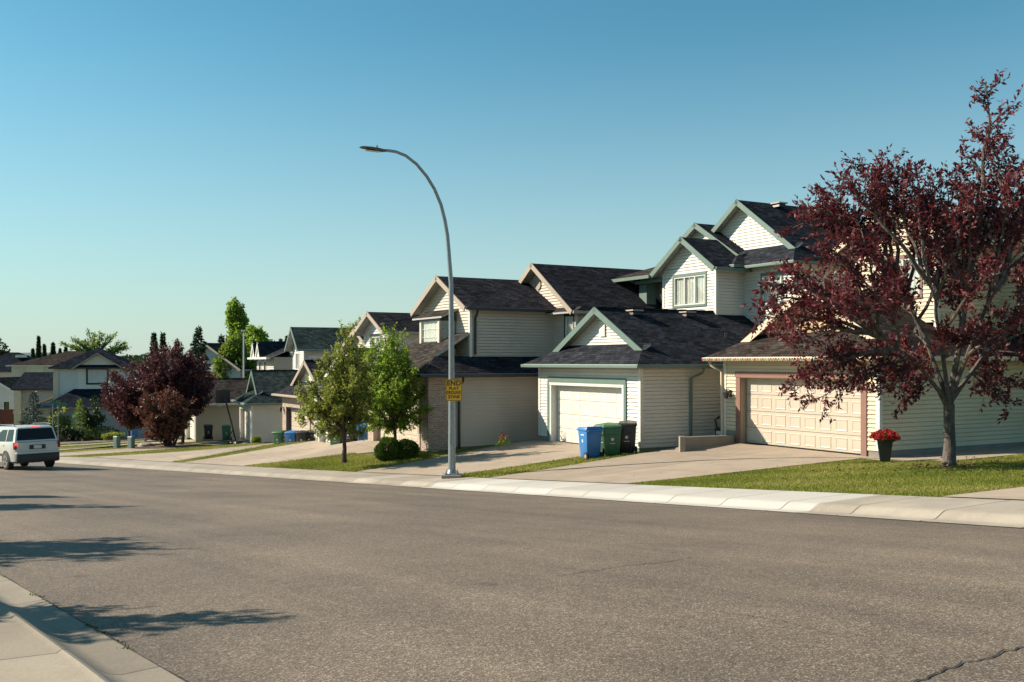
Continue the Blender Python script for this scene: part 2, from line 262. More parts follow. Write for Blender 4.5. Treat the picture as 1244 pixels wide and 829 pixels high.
# ------------------------------------------------------------------ mesh builder
class MB:
    def __init__(s): s.v = []; s.f = []; s.m = []; s.uv = []; s.rnd = []; s.r = 0.0
    def add(s, pts, mi=0, uv=None):
        i = len(s.v); s.v += [tuple(p_) for p_ in pts]; s.f.append(tuple(range(i, i+len(pts)))); s.m.append(mi)
        s.rnd += [s.r]*len(pts)
        s.uv += list(uv) if uv else [(0, 0)]*len(pts)
    def quads(s, vs, fs, mi=0):
        for f in fs: s.add([vs[k] for k in f], mi)
    def box(s, a, b, mi=0):
        x0, y0, z0 = a; x1, y1, z1 = b
        v = [(x0, y0, z0), (x1, y0, z0), (x1, y1, z0), (x0, y1, z0), (x0, y0, z1), (x1, y0, z1), (x1, y1, z1), (x0, y1, z1)]
        U_ = lambda q: [(p_[0]+p_[1], p_[2]) for p_ in q]
        for f in ((0, 3, 2, 1), (4, 5, 6, 7), (0, 1, 5, 4), (1, 2, 6, 5), (2, 3, 7, 6), (3, 0, 4, 7)):
            q = [v[k] for k in f]; s.add(q, mi, U_(q))
    def frust(s, c, w0, d0, w1, d1, h, mi=0):
        x, y, z = c
        v = [(x-w0/2, y-d0/2, z), (x+w0/2, y-d0/2, z), (x+w0/2, y+d0/2, z), (x-w0/2, y+d0/2, z), (x-w1/2, y-d1/2, z+h), (x+w1/2, y-d1/2, z+h), (x+w1/2, y+d1/2, z+h), (x-w1/2, y+d1/2, z+h)]
        s.quads(v, ((0, 3, 2, 1), (4, 5, 6, 7), (0, 1, 5, 4), (1, 2, 6, 5), (2, 3, 7, 6), (3, 0, 4, 7)), mi)
    def beam(s, p0, p1, w, h, mi=0, up=(0, 0, 1)):   # w sideways, h downwards from the line
        a, b = Vector(p0), Vector(p1); d = (b-a).normalized(); side = d.cross(Vector(up)).normalized(); u = side.cross(d).normalized()
        v = []
        for q in (a, b):
            v += [q-side*w/2-u*h, q+side*w/2-u*h, q+side*w/2, q-side*w/2]
        s.quads(v, ((0, 1, 2, 3), (7, 6, 5, 4), (0, 4, 5, 1), (1, 5, 6, 2), (2, 6, 7, 3), (3, 7, 4, 0)), mi)
    def tube(s, pts, rad, n=8, mi=0, cap=True):
        P = [Vector(p_) for p_ in pts]; rings = []
        ref = Vector((0, 0, 1))
        prev = None
        for i, q in enumerate(P):
            d = (P[min(i+1, len(P)-1)]-P[max(i-1, 0)]).normalized()
            if prev is None:
                a = d.cross(ref if abs(d.z) < .9 else Vector((1, 0, 0))).normalized()
            else:
                a = (prev-d*prev.dot(d)).normalized()
            prev = a; b = d.cross(a)
            r = rad[i] if isinstance(rad, (list, tuple)) else rad
            rings.append([q+(a*math.cos(2*math.pi*k/n)+b*math.sin(2*math.pi*k/n))*r for k in range(n)])
        base = len(s.v)
        for rg in rings: s.v += [tuple(x) for x in rg]; s.rnd += [s.r]*n
        nf = 0
        for i in range(len(rings)-1):
            for k in range(n):
                k2 = (k+1) % n
                s.f.append((base+i*n+k, base+i*n+k2, base+(i+1)*n+k2, base+(i+1)*n+k)); s.m.append(mi); s.uv += [(0, 0)]*4
        if cap:
            s.f.append(tuple(base+k for k in reversed(range(n)))); s.m.append(mi); s.uv += [(0, 0)]*n
            s.f.append(tuple(base+(len(rings)-1)*n+k for k in range(n))); s.m.append(mi); s.uv += [(0, 0)]*n
    def build(s, name, mats, parent=None, smooth=False, bevel=0, weld=False):
        me = bpy.data.meshes.new(name); me.from_pydata(s.v, [], s.f)
        mats = mats if isinstance(mats, (list, tuple)) else [mats]
        for m in mats: me.materials.append(M[m] if isinstance(m, str) else m)
        me.polygons.foreach_set('material_index', s.m)
        ul = me.uv_layers.new(name='UVMap'); ul.data.foreach_set('uv', [c for q in s.uv for c in q])
        at = me.attributes.new('rnd', 'FLOAT', 'POINT'); at.data.foreach_set('value', s.rnd)
        if weld or bevel:
            bm = bmesh.new(); bm.from_mesh(me); bmesh.ops.remove_doubles(bm, verts=bm.verts, dist=.0008)
            bmesh.ops.recalc_face_normals(bm, faces=bm.faces)
            if bevel:
                ed = [e for e in bm.edges if len(e.link_faces) == 2 and e.calc_face_angle(0) > .5]
                bmesh.ops.bevel(bm, geom=ed, offset=bevel, segments=2, profile=.5, affect='EDGES', clamp_overlap=True)
            bm.to_mesh(me); bm.free()
        if smooth:
            me.polygons.foreach_set('use_smooth', [True]*len(me.polygons))
            try: me.set_sharp_from_angle(angle=R(38))
            except Exception: pass
        me.update()
        o = bpy.data.objects.new(name, me); C.objects.link(o)
        if parent: o.parent = parent
        return o
def tag(o, label=None, cat=None, group=None, kind=None):
    if label: o['label'] = label
    if cat: o['category'] = cat
    if group: o['group'] = group
    if kind: o['kind'] = kind
    return o
def thing(name, label, cat, loc=(0, 0, 0), rz=0, group=None):
    o = bpy.data.objects.new(name, None); C.objects.link(o); o.location = loc; o.rotation_euler = (0, 0, rz)
    o.empty_display_size = .3
    return tag(o, label, cat, group)
def dup(root, loc, rz, label, group=None):
    r = root.copy(); C.objects.link(r); r.location = loc; r.rotation_euler = (0, 0, rz); r['label'] = label
    if group: r['group'] = group
    for ch in list(root.children):
        c = ch.copy(); C.objects.link(c); c.parent = r
        for g in ch.children:
            d = g.copy(); C.objects.link(d); d.parent = c
    return r
def at_px(px, Y, py=None, z=None):
    x = (px-622)/F_PX*Y
    if z is None: z = -(py-HOR)/F_PX*Y if py is not None else ground_z(x, Y)
    return (x, Y, z)

# ------------------------------------------------------------------ the ground, road, walks
def sheet(name, rows, mat, uvs=None, smooth=True, thick=0):
    mb = MB(); nr, nc = len(rows), len(rows[0])
    mb.v = [tuple(q) for r in rows for q in r]; mb.rnd = [0]*len(mb.v)
    for i in range(nr-1):
        for j in range(nc-1):
            mb.f.append((i*nc+j, (i+1)*nc+j, (i+1)*nc+j+1, i*nc+j+1)); mb.m.append(0)
            if uvs: mb.uv += [uvs[i][j], uvs[i+1][j], uvs[i+1][j+1], uvs[i][j+1]]
            else: mb.uv += [(0, 0)]*4
    return mb.build(name, mat, smooth=smooth)
US = sorted(set([-60, -45, -30, -20, -12]+[round(-8+.75*i, 3) for i in range(0, 92)]+[62, 66, 70, 75, 79, 85, 92, 100, 120, 150, 200]))
def band(name, mat, us, prof, uvo=0, up=True):     # prof(u) -> list of (n, z, across)
    rows, uv = [], []
    for u in us:
        pr = prof(u); rows.append([(*UN(u, n), z) for n, z, a in pr]); uv.append([(u+uvo, a) for n, z, a in pr])
    return tag(sheet(name, rows, mat, uv), kind='structure')
def road_prof(u):
    a, b = interp(near, u, 1), interp(far, u, 1)
    return [(a-.02+(b-a+.04)*k/14, road_z(u, a+(b-a)*k/14), (b-a)*k/14) for k in range(15)]
band('road', 'asphalt', US, road_prof)
def farwalk(u):
    n0, z0 = interp(far, u, 1), interp(far, u, 2)+.006
    out = [(n0, z0-.05, 0), (n0, z0+.012, .02), (n0+PAN, z0+.002, PAN)]
    for k in range(1, 6):
        t = k/5; out.append((n0+PAN+ROLL*t, z0+RISE*(.5-.5*math.cos(math.pi*t))**.8, PAN+ROLL*t))
    out.append((n0+SW, z0+RISE+.035, SW)); out.append((n0+SW, z0-.05, SW+.02))
    return out
def rng(a, b, st=.5): 
    k = int((b-a)/st); return [a+(b-a)*i/k for i in range(k+1)]
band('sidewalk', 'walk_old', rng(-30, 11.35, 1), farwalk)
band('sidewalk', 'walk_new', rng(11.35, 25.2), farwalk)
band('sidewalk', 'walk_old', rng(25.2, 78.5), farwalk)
def nearwalk(u):
    n0, z0 = interp(near, u, 1), interp(near, u, 2)+.006; out = [(n0, z0-.05, 0), (n0, z0+.014, .02), (n0-.19, z0+.0, .19)]
    for k in range(1, 8):
        t = k/7; out.append((n0-.19-.26*t, z0+.17*t**1.7, .19+.26*t))
    out += [(n0-.475, z0+.176, .475), (n0-.50, z0+.160, .50), (n0-2.0, z0+.178, 2.0), (n0-2.0, z0, 2.02)]
    return [(n, z, a) for n, z, a in out][::-1]
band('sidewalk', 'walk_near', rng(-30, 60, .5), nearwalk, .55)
def far_verge(u):
    nk = interp(far, u, 1)+SW-.01
    return [(nk, far_ground(u, nk)-.025, 0)]+[(nk+d, far_ground(u, nk+d)-.02, d) for d in (.08, .5, 1, 1.6, 2.4, 3.2, 4, 5, 6, 7, 8, 9, 10, 11, 12, 13, 14, 16, 20, 26, 34, 45, 60, 80, 110, 150, 200)]
band('lawn', 'lawn', US, far_verge)
def near_verge(u):
    nk = interp(near, u, 1)-2.0
    return [(nk-d, near_ground(u, nk-d)-.02, d) for d in (60, 30, 15, 8, 4, 2, 1, .4, 0)]
band('verge', 'lawn', US, near_verge)
g = MB(); S_ = 5000
for (x0, x1, y0, y1) in [(-S_, S_, -S_, S_)]:
    n_ = 20
    for i in range(n_):
        for j in range(n_):
            a = [(x0+(x1-x0)*(i+di)/n_, y0+(y1-y0)*(j+dj)/n_, -16) for di, dj in ((0, 0), (1, 0), (1, 1), (0, 1))]; g.add(a)
tag(g.build('ground', 'lawn'), kind='structure')
# driveways: sheets that follow the verge
def driveway(ua, ub, nend, extra=0):
    rows, uv = [], []
    for i in range(int((ub-ua)/.4)+1):
        u = ua+(ub-ua)*i/int((ub-ua)/.4); ns = interp(far, u, 1)+SW+.004
        e = nend if not callable(nend) else nend(u)
        rows.append([(*UN(u, ns+(e-ns)*k/24), far_ground(u, ns+(e-ns)*k/24)+(.004 if 0 < k else .004)) for k in range(25)])
        uv.append([(u-ua, (e-ns)*k/24) for k in range(25)])
    rows = [r[::-1] for r in rows]; uv = [r[::-1] for r in uv]
    return tag(sheet('driveway', rows, 'drive', uv), kind='structure')
driveway(2.5, 10.2, 24)
driveway(18.7, 25.0, 22.3); driveway(27.2, 32.9, 19.9); 
def patch(name, mat, pts_fn, nu, nn, lift=.006):
    rows, uv = [], []
    for i in range(nu+1):
        rows.append([]); uv.append([])
        for j in range(nn+1):
            u, n = pts_fn(i/nu, j/nn); rows[-1].append((*UN(u, n), far_ground(u, n)+lift)); uv[-1].append((u, n))
    rows = [r[::-1] for r in rows]; uv = [r[::-1] for r in uv]
    return tag(sheet(name, rows, mat, uv), kind='structure')
DR = [(18.7, 25.0, 18.7, 25.0, 22.3), (27.2, 32.9, 27.2, 32.9, 19.9), (41.0, 45.9, 35.0, 50.6, 16.9), (46.8, 53.6, 52.8, 59.4, 17.8), (57, 63, 62, 68, 19), (66, 72, 71.6, 77.4, 17)]
def in_drive(u, n):
    ns = interp(far, u, 1)+SW
    for a, b, c, d_, e in DR:
        t = min(max((n-ns)/(e-ns), 0), 1); lo, hi = a+(c-a)*t, b+(d_-b)*t
        if lo-.04 < u < hi+.04 and n < e+3: return True
    return False
for (a_, b_, c_2, d_2, e_2) in DR[2:]:
    def fdr(i, j, a=a_, b=b_, c=c_2, d=d_2, e=e_2):
        us, ug = a+(b-a)*i, c+(d-c)*i; ns = interp(far, us, 1)+SW+.004; return (us+(ug-us)*j, ns+(e-ns)*j)
    patch('driveway', 'drive', fdr, 16, 24, .005)
# path along the right side of the nearest garage
patch('path', 'drive', lambda a, b: (15.9+2.8*a-.0*b, 21.7+9*b), 4, 20, .004)
# side street that leaves to the right beyond the last house
patch('side_street', 'asphalt', lambda a, b: (79.8+7.5*a+(b*40-4)*.33*(1 if b > .1 else 1), 2+b*40), 8, 30, .03)
patch('sidewalk', 'walk_old', lambda a, b: (75.2+1.5*a+b*2.0, .8+b*13), 3, 20, .02)
patch('sidewalk', 'walk_old', lambda a, b: (88.8+1.6*a+(b*40-4)*.33, 2+b*40), 3, 20, .03)
band('joint', 'crackmat', rng(-10, 40, .5), lambda u: [(interp(near, u, 1)+.022+.006*math.sin(u*9), interp(near, u, 2)+.012, 0), (interp(near, u, 1)-.004, interp(near, u, 2)+.024, .02)][::-1])
band('joint', 'crackmat', rng(-10, 60, .5), lambda u: [(interp(far, u, 1)-.03-.008*math.sin(u*7), road_z(u, interp(far, u, 1)-.03)+.006, 0), (interp(far, u, 1)+.002, interp(far, u, 2)+.012, .02)][::-1])
# cracks in the asphalt
def crack(pts, w, lift=.005):
    mb = MB(); P = []
    for k in range(len(pts)-1):
        (x0, y0), (x1, y1) = pts[k], pts[k+1]; st = max(2, int(abs(x1-x0)/6))
        for i in range(st): t = i/st; P.append((x0+(x1-x0)*t, y0+(y1-y0)*t))
    P.append(pts[-1]); W = []
    for (px, py) in P:
        Y = 8.0
        for _ in range(30):
            x = (px-622)/F_PX*Y; u, n = toUN(x, Y); z = road_z(u, n); Y = .5*Y+.5*(-z*F_PX/(py-HOR))
        W.append(Vector((x+RS.normal()*.008, Y+RS.normal()*.016, z+lift)))
    for i in range(len(W)-1):
        a, b = W[i], W[i+1]; d = (b-a).normalized(); s = Vector((-d.y, d.x, 0)); w0 = w*(.5+.7*abs(math.sin(i*1.7))); w1 = w*(.5+.7*abs(math.sin((i+1)*1.7)))
        mb.add([a-s*w0, a+s*w0, b+s*w1, b-s*w1])
    return tag(mb.build('crack', 'crackmat'), kind='structure')
crack([(1095, 836), (1130, 822), (1170, 806), (1205, 799), (1250, 783)], .0060)
crack([(676, 701), (700, 697), (735, 692), (772, 686), (800, 685), (838, 678)], .0045)
crack([(880, 745), (905, 748), (950, 755), (1010, 772)], .0018)
# weeds along the near gutter
def weeds():
    P = []
    for k in range(150):
        u = RS.uniform(4.5, 10.5) if RS.rand() < .8 else RS.uniform(3, 20); n = interp(near, u, 1)
        if (math.sin(u*3.1)+math.sin(u*7.3+1)) < .5: continue
        P.append((*UN(u, n+RS.normal()*.012), road_z(u, n)+.008))
    return np.array(P)

# ------------------------------------------------------------------ foliage tools
def leaf_mesh(name, P, D, size, mat, parent=None, wid=.45, fold=.25, clump=None, seed=0):
    rs = np.random.RandomState(seed+5); n = len(P); P = np.asarray(P, float); D = np.asarray(D, float)
    D /= np.linalg.norm(D, axis=1)[:, None]+1e-9
    ref = rs.normal(size=(n, 3)); S = np.cross(D, ref); S /= np.linalg.norm(S, axis=1)[:, None]+1e-9; U_ = np.cross(S, D)
    sz = size*rs.uniform(.65, 1.25, n)[:, None]
    V = np.empty((n, 4, 3)); V[:, 0] = P; V[:, 1] = P+D*sz*.45+S*sz*wid*.5+U_*sz*fold*.2; V[:, 2] = P+D*sz-U_*sz*fold*.25; V[:, 3] = P+D*sz*.45-S*sz*wid*.5+U_*sz*fold*.2
    me = bpy.data.meshes.new(name); me.vertices.add(4*n); me.vertices.foreach_set('co', V.reshape(-1))
    me.loops.add(4*n); me.loops.foreach_set('vertex_index', np.arange(4*n, dtype=np.int32))
    me.polygons.add(n); me.polygons.foreach_set('loop_start', np.arange(0, 4*n, 4, dtype=np.int32)); me.polygons.foreach_set('loop_total', np.full(n, 4, dtype=np.int32))
    r = rs.rand(n)
    if clump is not None: r = np.clip(.55*r+.45*clump, 0, 1)
    at = me.attributes.new('rnd', 'FLOAT', 'POINT'); at.data.foreach_set('value', np.repeat(r, 4))
    me.materials.append(M[mat]); me.update(calc_edges=True); me.validate()
    o = bpy.data.objects.new(name, me); C.objects.link(o)
    if parent: o.parent = parent
    return o
def unit(v): return v/(np.linalg.norm(v)+1e-9)
def make_tree(name, label, base, targets, fork_h, trunk_r, leaf, size, sub=8, twig=6, lpt=9, twl=.45, sublen=.33, droop=0., seed=1, barkm='bark', stems=None, group=None, cat='tree', wid=.45, tr_lean=(0, 0), smin=.22, mains=None):
    rs = np.random.RandomState(seed); root = thing(name, label, cat, base, 0, group)
    bark_ = MB(); LP, LD, LC = [], [], []
    fork = np.array([tr_lean[0], tr_lean[1], fork_h])
    maxz = max(t[2] for t in targets)
    # trunk
    if stems is None:
        pts = [np.array([0, 0, -.15])+0, np.array([0, 0, .08]), fork*.35+np.array([.02, .01, 0]), fork*.7, fork]
        bark_.tube(pts, [trunk_r*1.55, trunk_r*1.2, trunk_r*1.0, trunk_r*.93, trunk_r*.95], 12)
    mp_ = []
    for k_, m_t in enumerate(mains or []):
        m_t = np.array(m_t, float); pa = [fork+(m_t-fork)*q_+np.array([0, 0, 1])*math.sin(math.pi*q_)*.18*np.linalg.norm(m_t-fork)*(.6 if k_ else 0)+rs.normal(size=3)*.03*q_ for q_ in np.linspace(0, 1, 10)]
        pa[0] = fork+np.array([0, 0, -.08*(k_ % 3)]); r_m = trunk_r*(.66 if k_ == 0 else .46); bark_.tube(pa, [r_m*(1-.80*q_) for q_ in np.linspace(0, 1, 10)], 8); mp_.append(pa)
    for ti, t in enumerate(targets):
        t = np.array(t, float)
        if mp_:
            want = .52*np.linalg.norm(t-fork); best = None
            for pa in mp_:
                q_ = min(pa[2:9], key=lambda q: abs(np.linalg.norm(q-fork)-want)); d_ = np.linalg.norm(t-q_)
                if best is None or d_ < best[0]: best = (d_, q_)
            f = best[1]
        elif stems is None:
            # upright limbs leave higher on the leader
            f = fork+np.array([0, 0, 1])*(rs.uniform(-.12, .06) if ti % 2 else 0)
        else: f = np.array(stems[ti % len(stems)], float)
        d = t-f; L_len = np.linalg.norm(d); npt = 9
        side = unit(np.cross(d, rs.normal(size=3)))*L_len*.05*rs.uniform(-1, 1)
        path = []
        for k in range(npt):
            s = k/(npt-1); bow = math.sin(math.pi*s)
            q = f+d*s+np.array([0, 0, 1])*bow*L_len*(.10-droop*.2)*(1 if d[2] < L_len*.8 else .2)+side*bow+rs.normal(size=3)*.012*L_len*(0 if k in (0,) else 1)
            path.append(q)
        r0 = max(.014, min(trunk_r*.62, .016*L_len+.012)); bark_.tube(path, [r0*(1-.88*k/(npt-1)) for k in range(npt)], 6)
        ns = max(3, int(sub*(.6+L_len/4)))
        for j in range(ns):
            s = smin+(1-smin)*(j+rs.rand()*.6)/ns; s = min(s, .999); i0 = int(s*(npt-1)); fr = s*(npt-1)-i0; q = path[i0]*(1-fr)+path[min(i0+1, npt-1)]*fr
            dirn = unit(path[min(i0+1, npt-1)]-path[max(i0-1, 0)])
            rv = rs.normal(size=3); rv -= dirn*rv.dot(dirn)*.6; dd = unit(dirn*.75+unit(rv)*.85+np.array([0, 0, .35-droop]))
            sl = min(L_len*sublen, 1.25)*rs.uniform(.5, 1.1)*(1.2-.7*s)
            e = q+dd*sl; mid = (q+e)/2+np.array([0, 0, .05*sl])
            bark_.tube([q, mid, e], [r0*.34*(1-.5*s)+.004, .006+r0*.12, .003], 4, cap=False)
            nt = max(2, int(twig*(.5+sl)))
            cl = rs.rand()
            for k in range(nt+1):
                a = (k+.4*rs.rand())/nt; a = min(a, 1); b0 = q*(1-a)**2+2*mid*a*(1-a)+e*a*a if True else q
                td = unit(dd*.9+rs.normal(size=3)*.75+np.array([0, 0, .3-droop])); tl = twl*rs.uniform(.5, 1.2)
                if k == nt: td = unit(dd+rs.normal(size=3)*.2+np.array([0, 0, .2-droop]))
                bark_.tube([b0, b0+td*tl], [.004, .002], 3, cap=False)
                m_ = int(lpt*rs.uniform(.6, 1.3))
                for h in range(m_):
                    w = (h+.5)/m_; LP.append(b0+td*tl*w); sd = rs.normal(size=3); LD.append(unit(td*.7+unit(sd)*.9+np.array([0, 0, -.1]))); LC.append(cl)
    bark_.build('trunk', barkm, root, smooth=True)
    leaf_mesh('crown', LP, LD, size, leaf, root, clump=np.array(LC), seed=seed, wid=wid)
    return root
def ell_targets(rs, n, cx, cy, cz, rx, ry, rz, inner=.35, zmin=None):
    out = []
    for i in range(n):
        ph = i*2.39996+rs.uniform(-.3, .3); c = 1-1.75*(i+.5)/n; c = max(-.75, c); s = math.sqrt(1-c*c)
        k = rs.uniform(.78, 1.08) if rs.rand() > inner else rs.uniform(.45, .75)
        z = cz+rz*c*k
        if zmin is not None: z = max(z, zmin)
        out.append((cx+rx*s*math.cos(ph)*k, cy+ry*s*math.sin(ph)*k, z))
    return out
def blob_tree(name, label, base, lobes, leaf, size, dens, trunk_h, trunk_r, seed=1, group=None, barkm='bark_d', cat='tree', up=.2):
    """far tree: leaf clumps spread through the volume of several uneven lobes"""
    rs = np.random.RandomState(seed); root = thing(name, label, cat, base, 0, group); P, D, Cc = [], [], []
    mb = MB(); mb.tube([(0, 0, -.5), (0.03, 0, trunk_h*.5), (0, .03, trunk_h)], [trunk_r*1.3, trunk_r, trunk_r*.5], 8)
    for (x, y, z, rx, ry, rz) in lobes:
        nc = max(4, int(dens*rx*ry*rz**.6*6))
        mb.tube([(0, 0, trunk_h*.7), (x*.5, y*.5, z*.6+trunk_h*.3), (x, y, z)], [trunk_r*.5, trunk_r*.3, .02], 5)
        for c in range(nc):
            v = rs.normal(size=3); v = unit(v)*rs.uniform(.35, 1.0)**.5*rs.uniform(.85, 1.12); c0 = np.array([x+v[0]*rx, y+v[1]*ry, z+v[2]*rz]); cr = .26*(rx*ry*rz)**(1/3)*rs.uniform(.6, 1.3)
            cl = rs.rand(); nl = 34
            q = rs.normal(size=(nl, 3)); q /= np.linalg.norm(q, axis=1)[:, None]; q *= (rs.rand(nl)**.4)[:, None]*cr
            P += list(c0+q); D += list(q/cr+rs.normal(size=(nl, 3))*.6+np.array([0, 0, up])); Cc += [cl]*nl
    mb.build('trunk', barkm, root, smooth=True); leaf_mesh('crown', P, D, size, leaf, root, clump=np.array(Cc), seed=seed, wid=.6)
    return root
def conifer(name, label, base, h, r, leaf, seed=1, size=.16, group=None, tiers=None, n=60, low=.06):
    rs = np.random.RandomState(seed); root = thing(name, label, 'tree', base, 0, group); mb = MB(); P, D, Cc = [], [], []
    mb.tube([(0, 0, -.5), (0, 0, h*.5), (0, 0, h*.97)], [.03*h*.5+.03, .02*h*.5+.02, .01], 7)
    nb = int(n*h/4)
    for i in range(nb):
        t = (i+.5)/nb; z = h*(low+(1-low)*t); rr = r*(1-t)**.85*rs.uniform(.6, 1.12)+.05; ph = i*2.39996+rs.uniform(-.4, .4)
        d = np.array([math.cos(ph), math.sin(ph), rs.uniform(-.12, .2)]); e = np.array([0, 0, z])+d*rr
        mb.tube([(0, 0, z), tuple(e)], [.02, .006], 3, cap=False); cl = rs.rand(); m = int(14+rr*34)
        for k in range(m):
            a = rs.uniform(.15, 1); q = np.array([0, 0, z])*(1-a)+e*a+rs.normal(size=3)*np.array([.12, .12, .05])*(.4+rr*.5)*(1.1-a*.6)
            P.append(q); D.append(unit(d+rs.normal(size=3)*.6+np.array([0, 0, .15]))); Cc.append(cl)
    mb.build('trunk', 'bark_d', root, smooth=True); leaf_mesh('crown', P, D, size, leaf, root, clump=np.array(Cc), seed=seed, wid=.35)
    return root

# ------------------------------------------------------------------ house kit (local: x right along the front, y back, z up from garage floor)
def span(poly, z):
    xs = []
    for i in range(len(poly)):
        (a0, z0), (a1, z1) = poly[i], poly[(i+1) % len(poly)]
        if abs(z1-z0) < 1e-9:
            if abs(z-z0) < 1e-6: xs += [a0, a1]
        elif min(z0, z1)-1e-6 <= z <= max(z0, z1)+1e-6: xs.append(a0+(a1-a0)*(z-z0)/(z1-z0))
    return (min(xs), max(xs)) if xs else None
GRV = .027
def zm_ok(za, z0): return za-z0 > .05
def siding(mb, o, e, nrm, poly, holes=(), pitch=.125, lap=.020, mi=0):
    groove = pitch < .2 and lap > 0
    o, e, nrm = Vector(o), Vector(e), Vector(nrm); zs = [q[1] for q in poly]; z0, z1 = min(zs), max(zs)
    cuts = sorted(set([z0, z1]+[q[1] for q in poly]+[h[2] for h in holes]+[h[3] for h in holes]+[z0+k*pitch for k in range(int((z1-z0)/pitch)+1)]))
    if groove: cuts = sorted(set(cuts+[z0+k*pitch+GRV for k in range(int((z1-z0)/pitch)+1)]))
    cuts = [c for c in cuts if z0 <= c <= z1]
    for za, zb in zip(cuts[:-1], cuts[1:]):
        if zb-za < .002: continue
        ing = groove and ((za+zb)/2-z0) % pitch < GRV*.98 and zm_ok(za, z0)
        zm = (za+zb)/2; s0, s1 = span(poly, za+1e-5), span(poly, zb-1e-5)
        if not s0 or not s1: continue
        segs = [[s0[0], s0[1], s1[0], s1[1]]]
        for (h0, h1, hz0, hz1) in holes:
            if hz0-1e-4 < zm < hz1+1e-4:
                ns = []
                for q in segs:
                    if q[1] <= h0 or q[0] >= h1: ns.append(q); continue
                    if q[0] < h0: ns.append([q[0], h0, q[2], h0])
                    if q[1] > h1: ns.append([h1, q[1], h1, q[3]])
                segs = ns
        ph = ((za-z0) % pitch)/pitch; pe = ph+(zb-za)/pitch
        oa, ob = lap*(1-ph), lap*max(0, 1-pe)
        if ing: oa = ob = -.030
        for a0, a1, b0, b1 in segs:
            P0 = o+e*a0+Vector((0, 0, za)); P1 = o+e*a1+Vector((0, 0, za)); P2 = o+e*b1+Vector((0, 0, zb)); P3 = o+e*b0+Vector((0, 0, zb))
            mb.add([P0+nrm*oa, P1+nrm*oa, P2+nrm*ob, P3+nrm*ob], mi, [(a0, za), (a1, za), (b1, zb), (b0, zb)])
            if ing:
                mb.add([P3-nrm*.03, P2-nrm*.03, P2+nrm*lap*.87, P3+nrm*lap*.87], mi); mb.add([P0, P1, P1-nrm*.03, P0-nrm*.03], mi)
            elif ph < .01 and lap > 0: mb.add([P0-nrm*.001, P1-nrm*.001, P1+nrm*oa, P0+nrm*oa], mi)
def slab(mb, pts, t=.09, mi_top=0, mi_side=1):
    P = [Vector(q) for q in pts]; n = (P[1]-P[0]).cross(P[2]-P[0]).normalized()
    if n.z < 0: P.reverse(); n = -n
    e = Vector((0, 0, 1)).cross(n); e = e.normalized() if e.length > 1e-6 else Vector((1, 0, 0)); s = n.cross(e)
    mb.add(P, mi_top, [(q.dot(e), q.dot(s)) for q in P])
    Q = [q-Vector((0, 0, t)) for q in P]; mb.add(Q[::-1], mi_side)
    for i in range(len(P)): j = (i+1) % len(P); mb.add([Q[i], Q[j], P[j], P[i]], mi_side)
def house(name, label, O, az, group=None):
    return thing(name, label, 'house', O, R(-(90+az)), group)
def garage_door(h, x0, x1, y, z0, z1, mat, cols=8, rows=4, flat=False):
    mb = MB(); mb.box((x0, y, z0), (x1, y+.05, z1))
    rh = (z1-z0)/rows; cw = (x1-x0)/cols
    for r in range(rows):
        if r: mb.box((x0, y-.002, z0+r*rh-.006), (x1, y, z0+r*rh+.006), 1)
        if flat: continue
        for c in range(cols):
            a0, a1 = x0+c*cw+cw*.13, x0+(c+1)*cw-cw*.13; b0, b1 = z0+r*rh+rh*.16, z0+(r+1)*rh-rh*.16; d = .016
            # moulded frame round a raised field
            for (p0, p1, q0, q1, dd) in ((a0, a1, b0, b1, .014),):
                v = [(p0, y, q0), (p1, y, q0), (p1, y, q1), (p0, y, q1), (p0+.02, y-dd, q0+.02), (p1-.02, y-dd, q0+.02), (p1-.02, y-dd, q1-.02), (p0+.02, y-dd, q1-.02),
                     (p0+.05, y-.003, q0+.05), (p1-.05, y-.003, q0+.05), (p1-.05, y-.003, q1-.05), (p0+.05, y-.003, q1-.05)]
                mb.quads(v, ((0, 1, 5, 4), (1, 2, 6, 5), (2, 3, 7, 6), (3, 0, 4, 7), (4, 5, 9, 8), (5, 6, 10, 9), (6, 7, 11, 10), (7, 4, 8, 11), (8, 9, 10, 11)))
    mb.box((x0, y-.012, z0), (x1, y, z0+.03), 1)
    o = mb.build('garage_door', [mat, 'tr_black']); o.parent = h
    return o
def door_trim(h, x0, x1, y, z0, z1, w, head, mat, depth=.22, lining=None, proud=.035):
    mb = MB(); lm = 1
    mb.box((x0-w, y-proud, z0), (x0, y+.0, z1+.0)); mb.box((x1, y-proud, z0), (x1+w, y+.0, z1+.0)); mb.box((x0-w-.02, y-proud-.012, z1), (x1+w+.02, y, z1+head))
    mb.box((x0-.03, y+.001, z0), (x0, y+depth, z1), lm); mb.box((x1, y+.001, z0), (x1+.03, y+depth, z1), lm); mb.box((x0-.03, y+.001, z1), (x1+.03, y+depth, z1+.03), lm)
    return mb.build('door_trim', [mat, lining or mat], h)
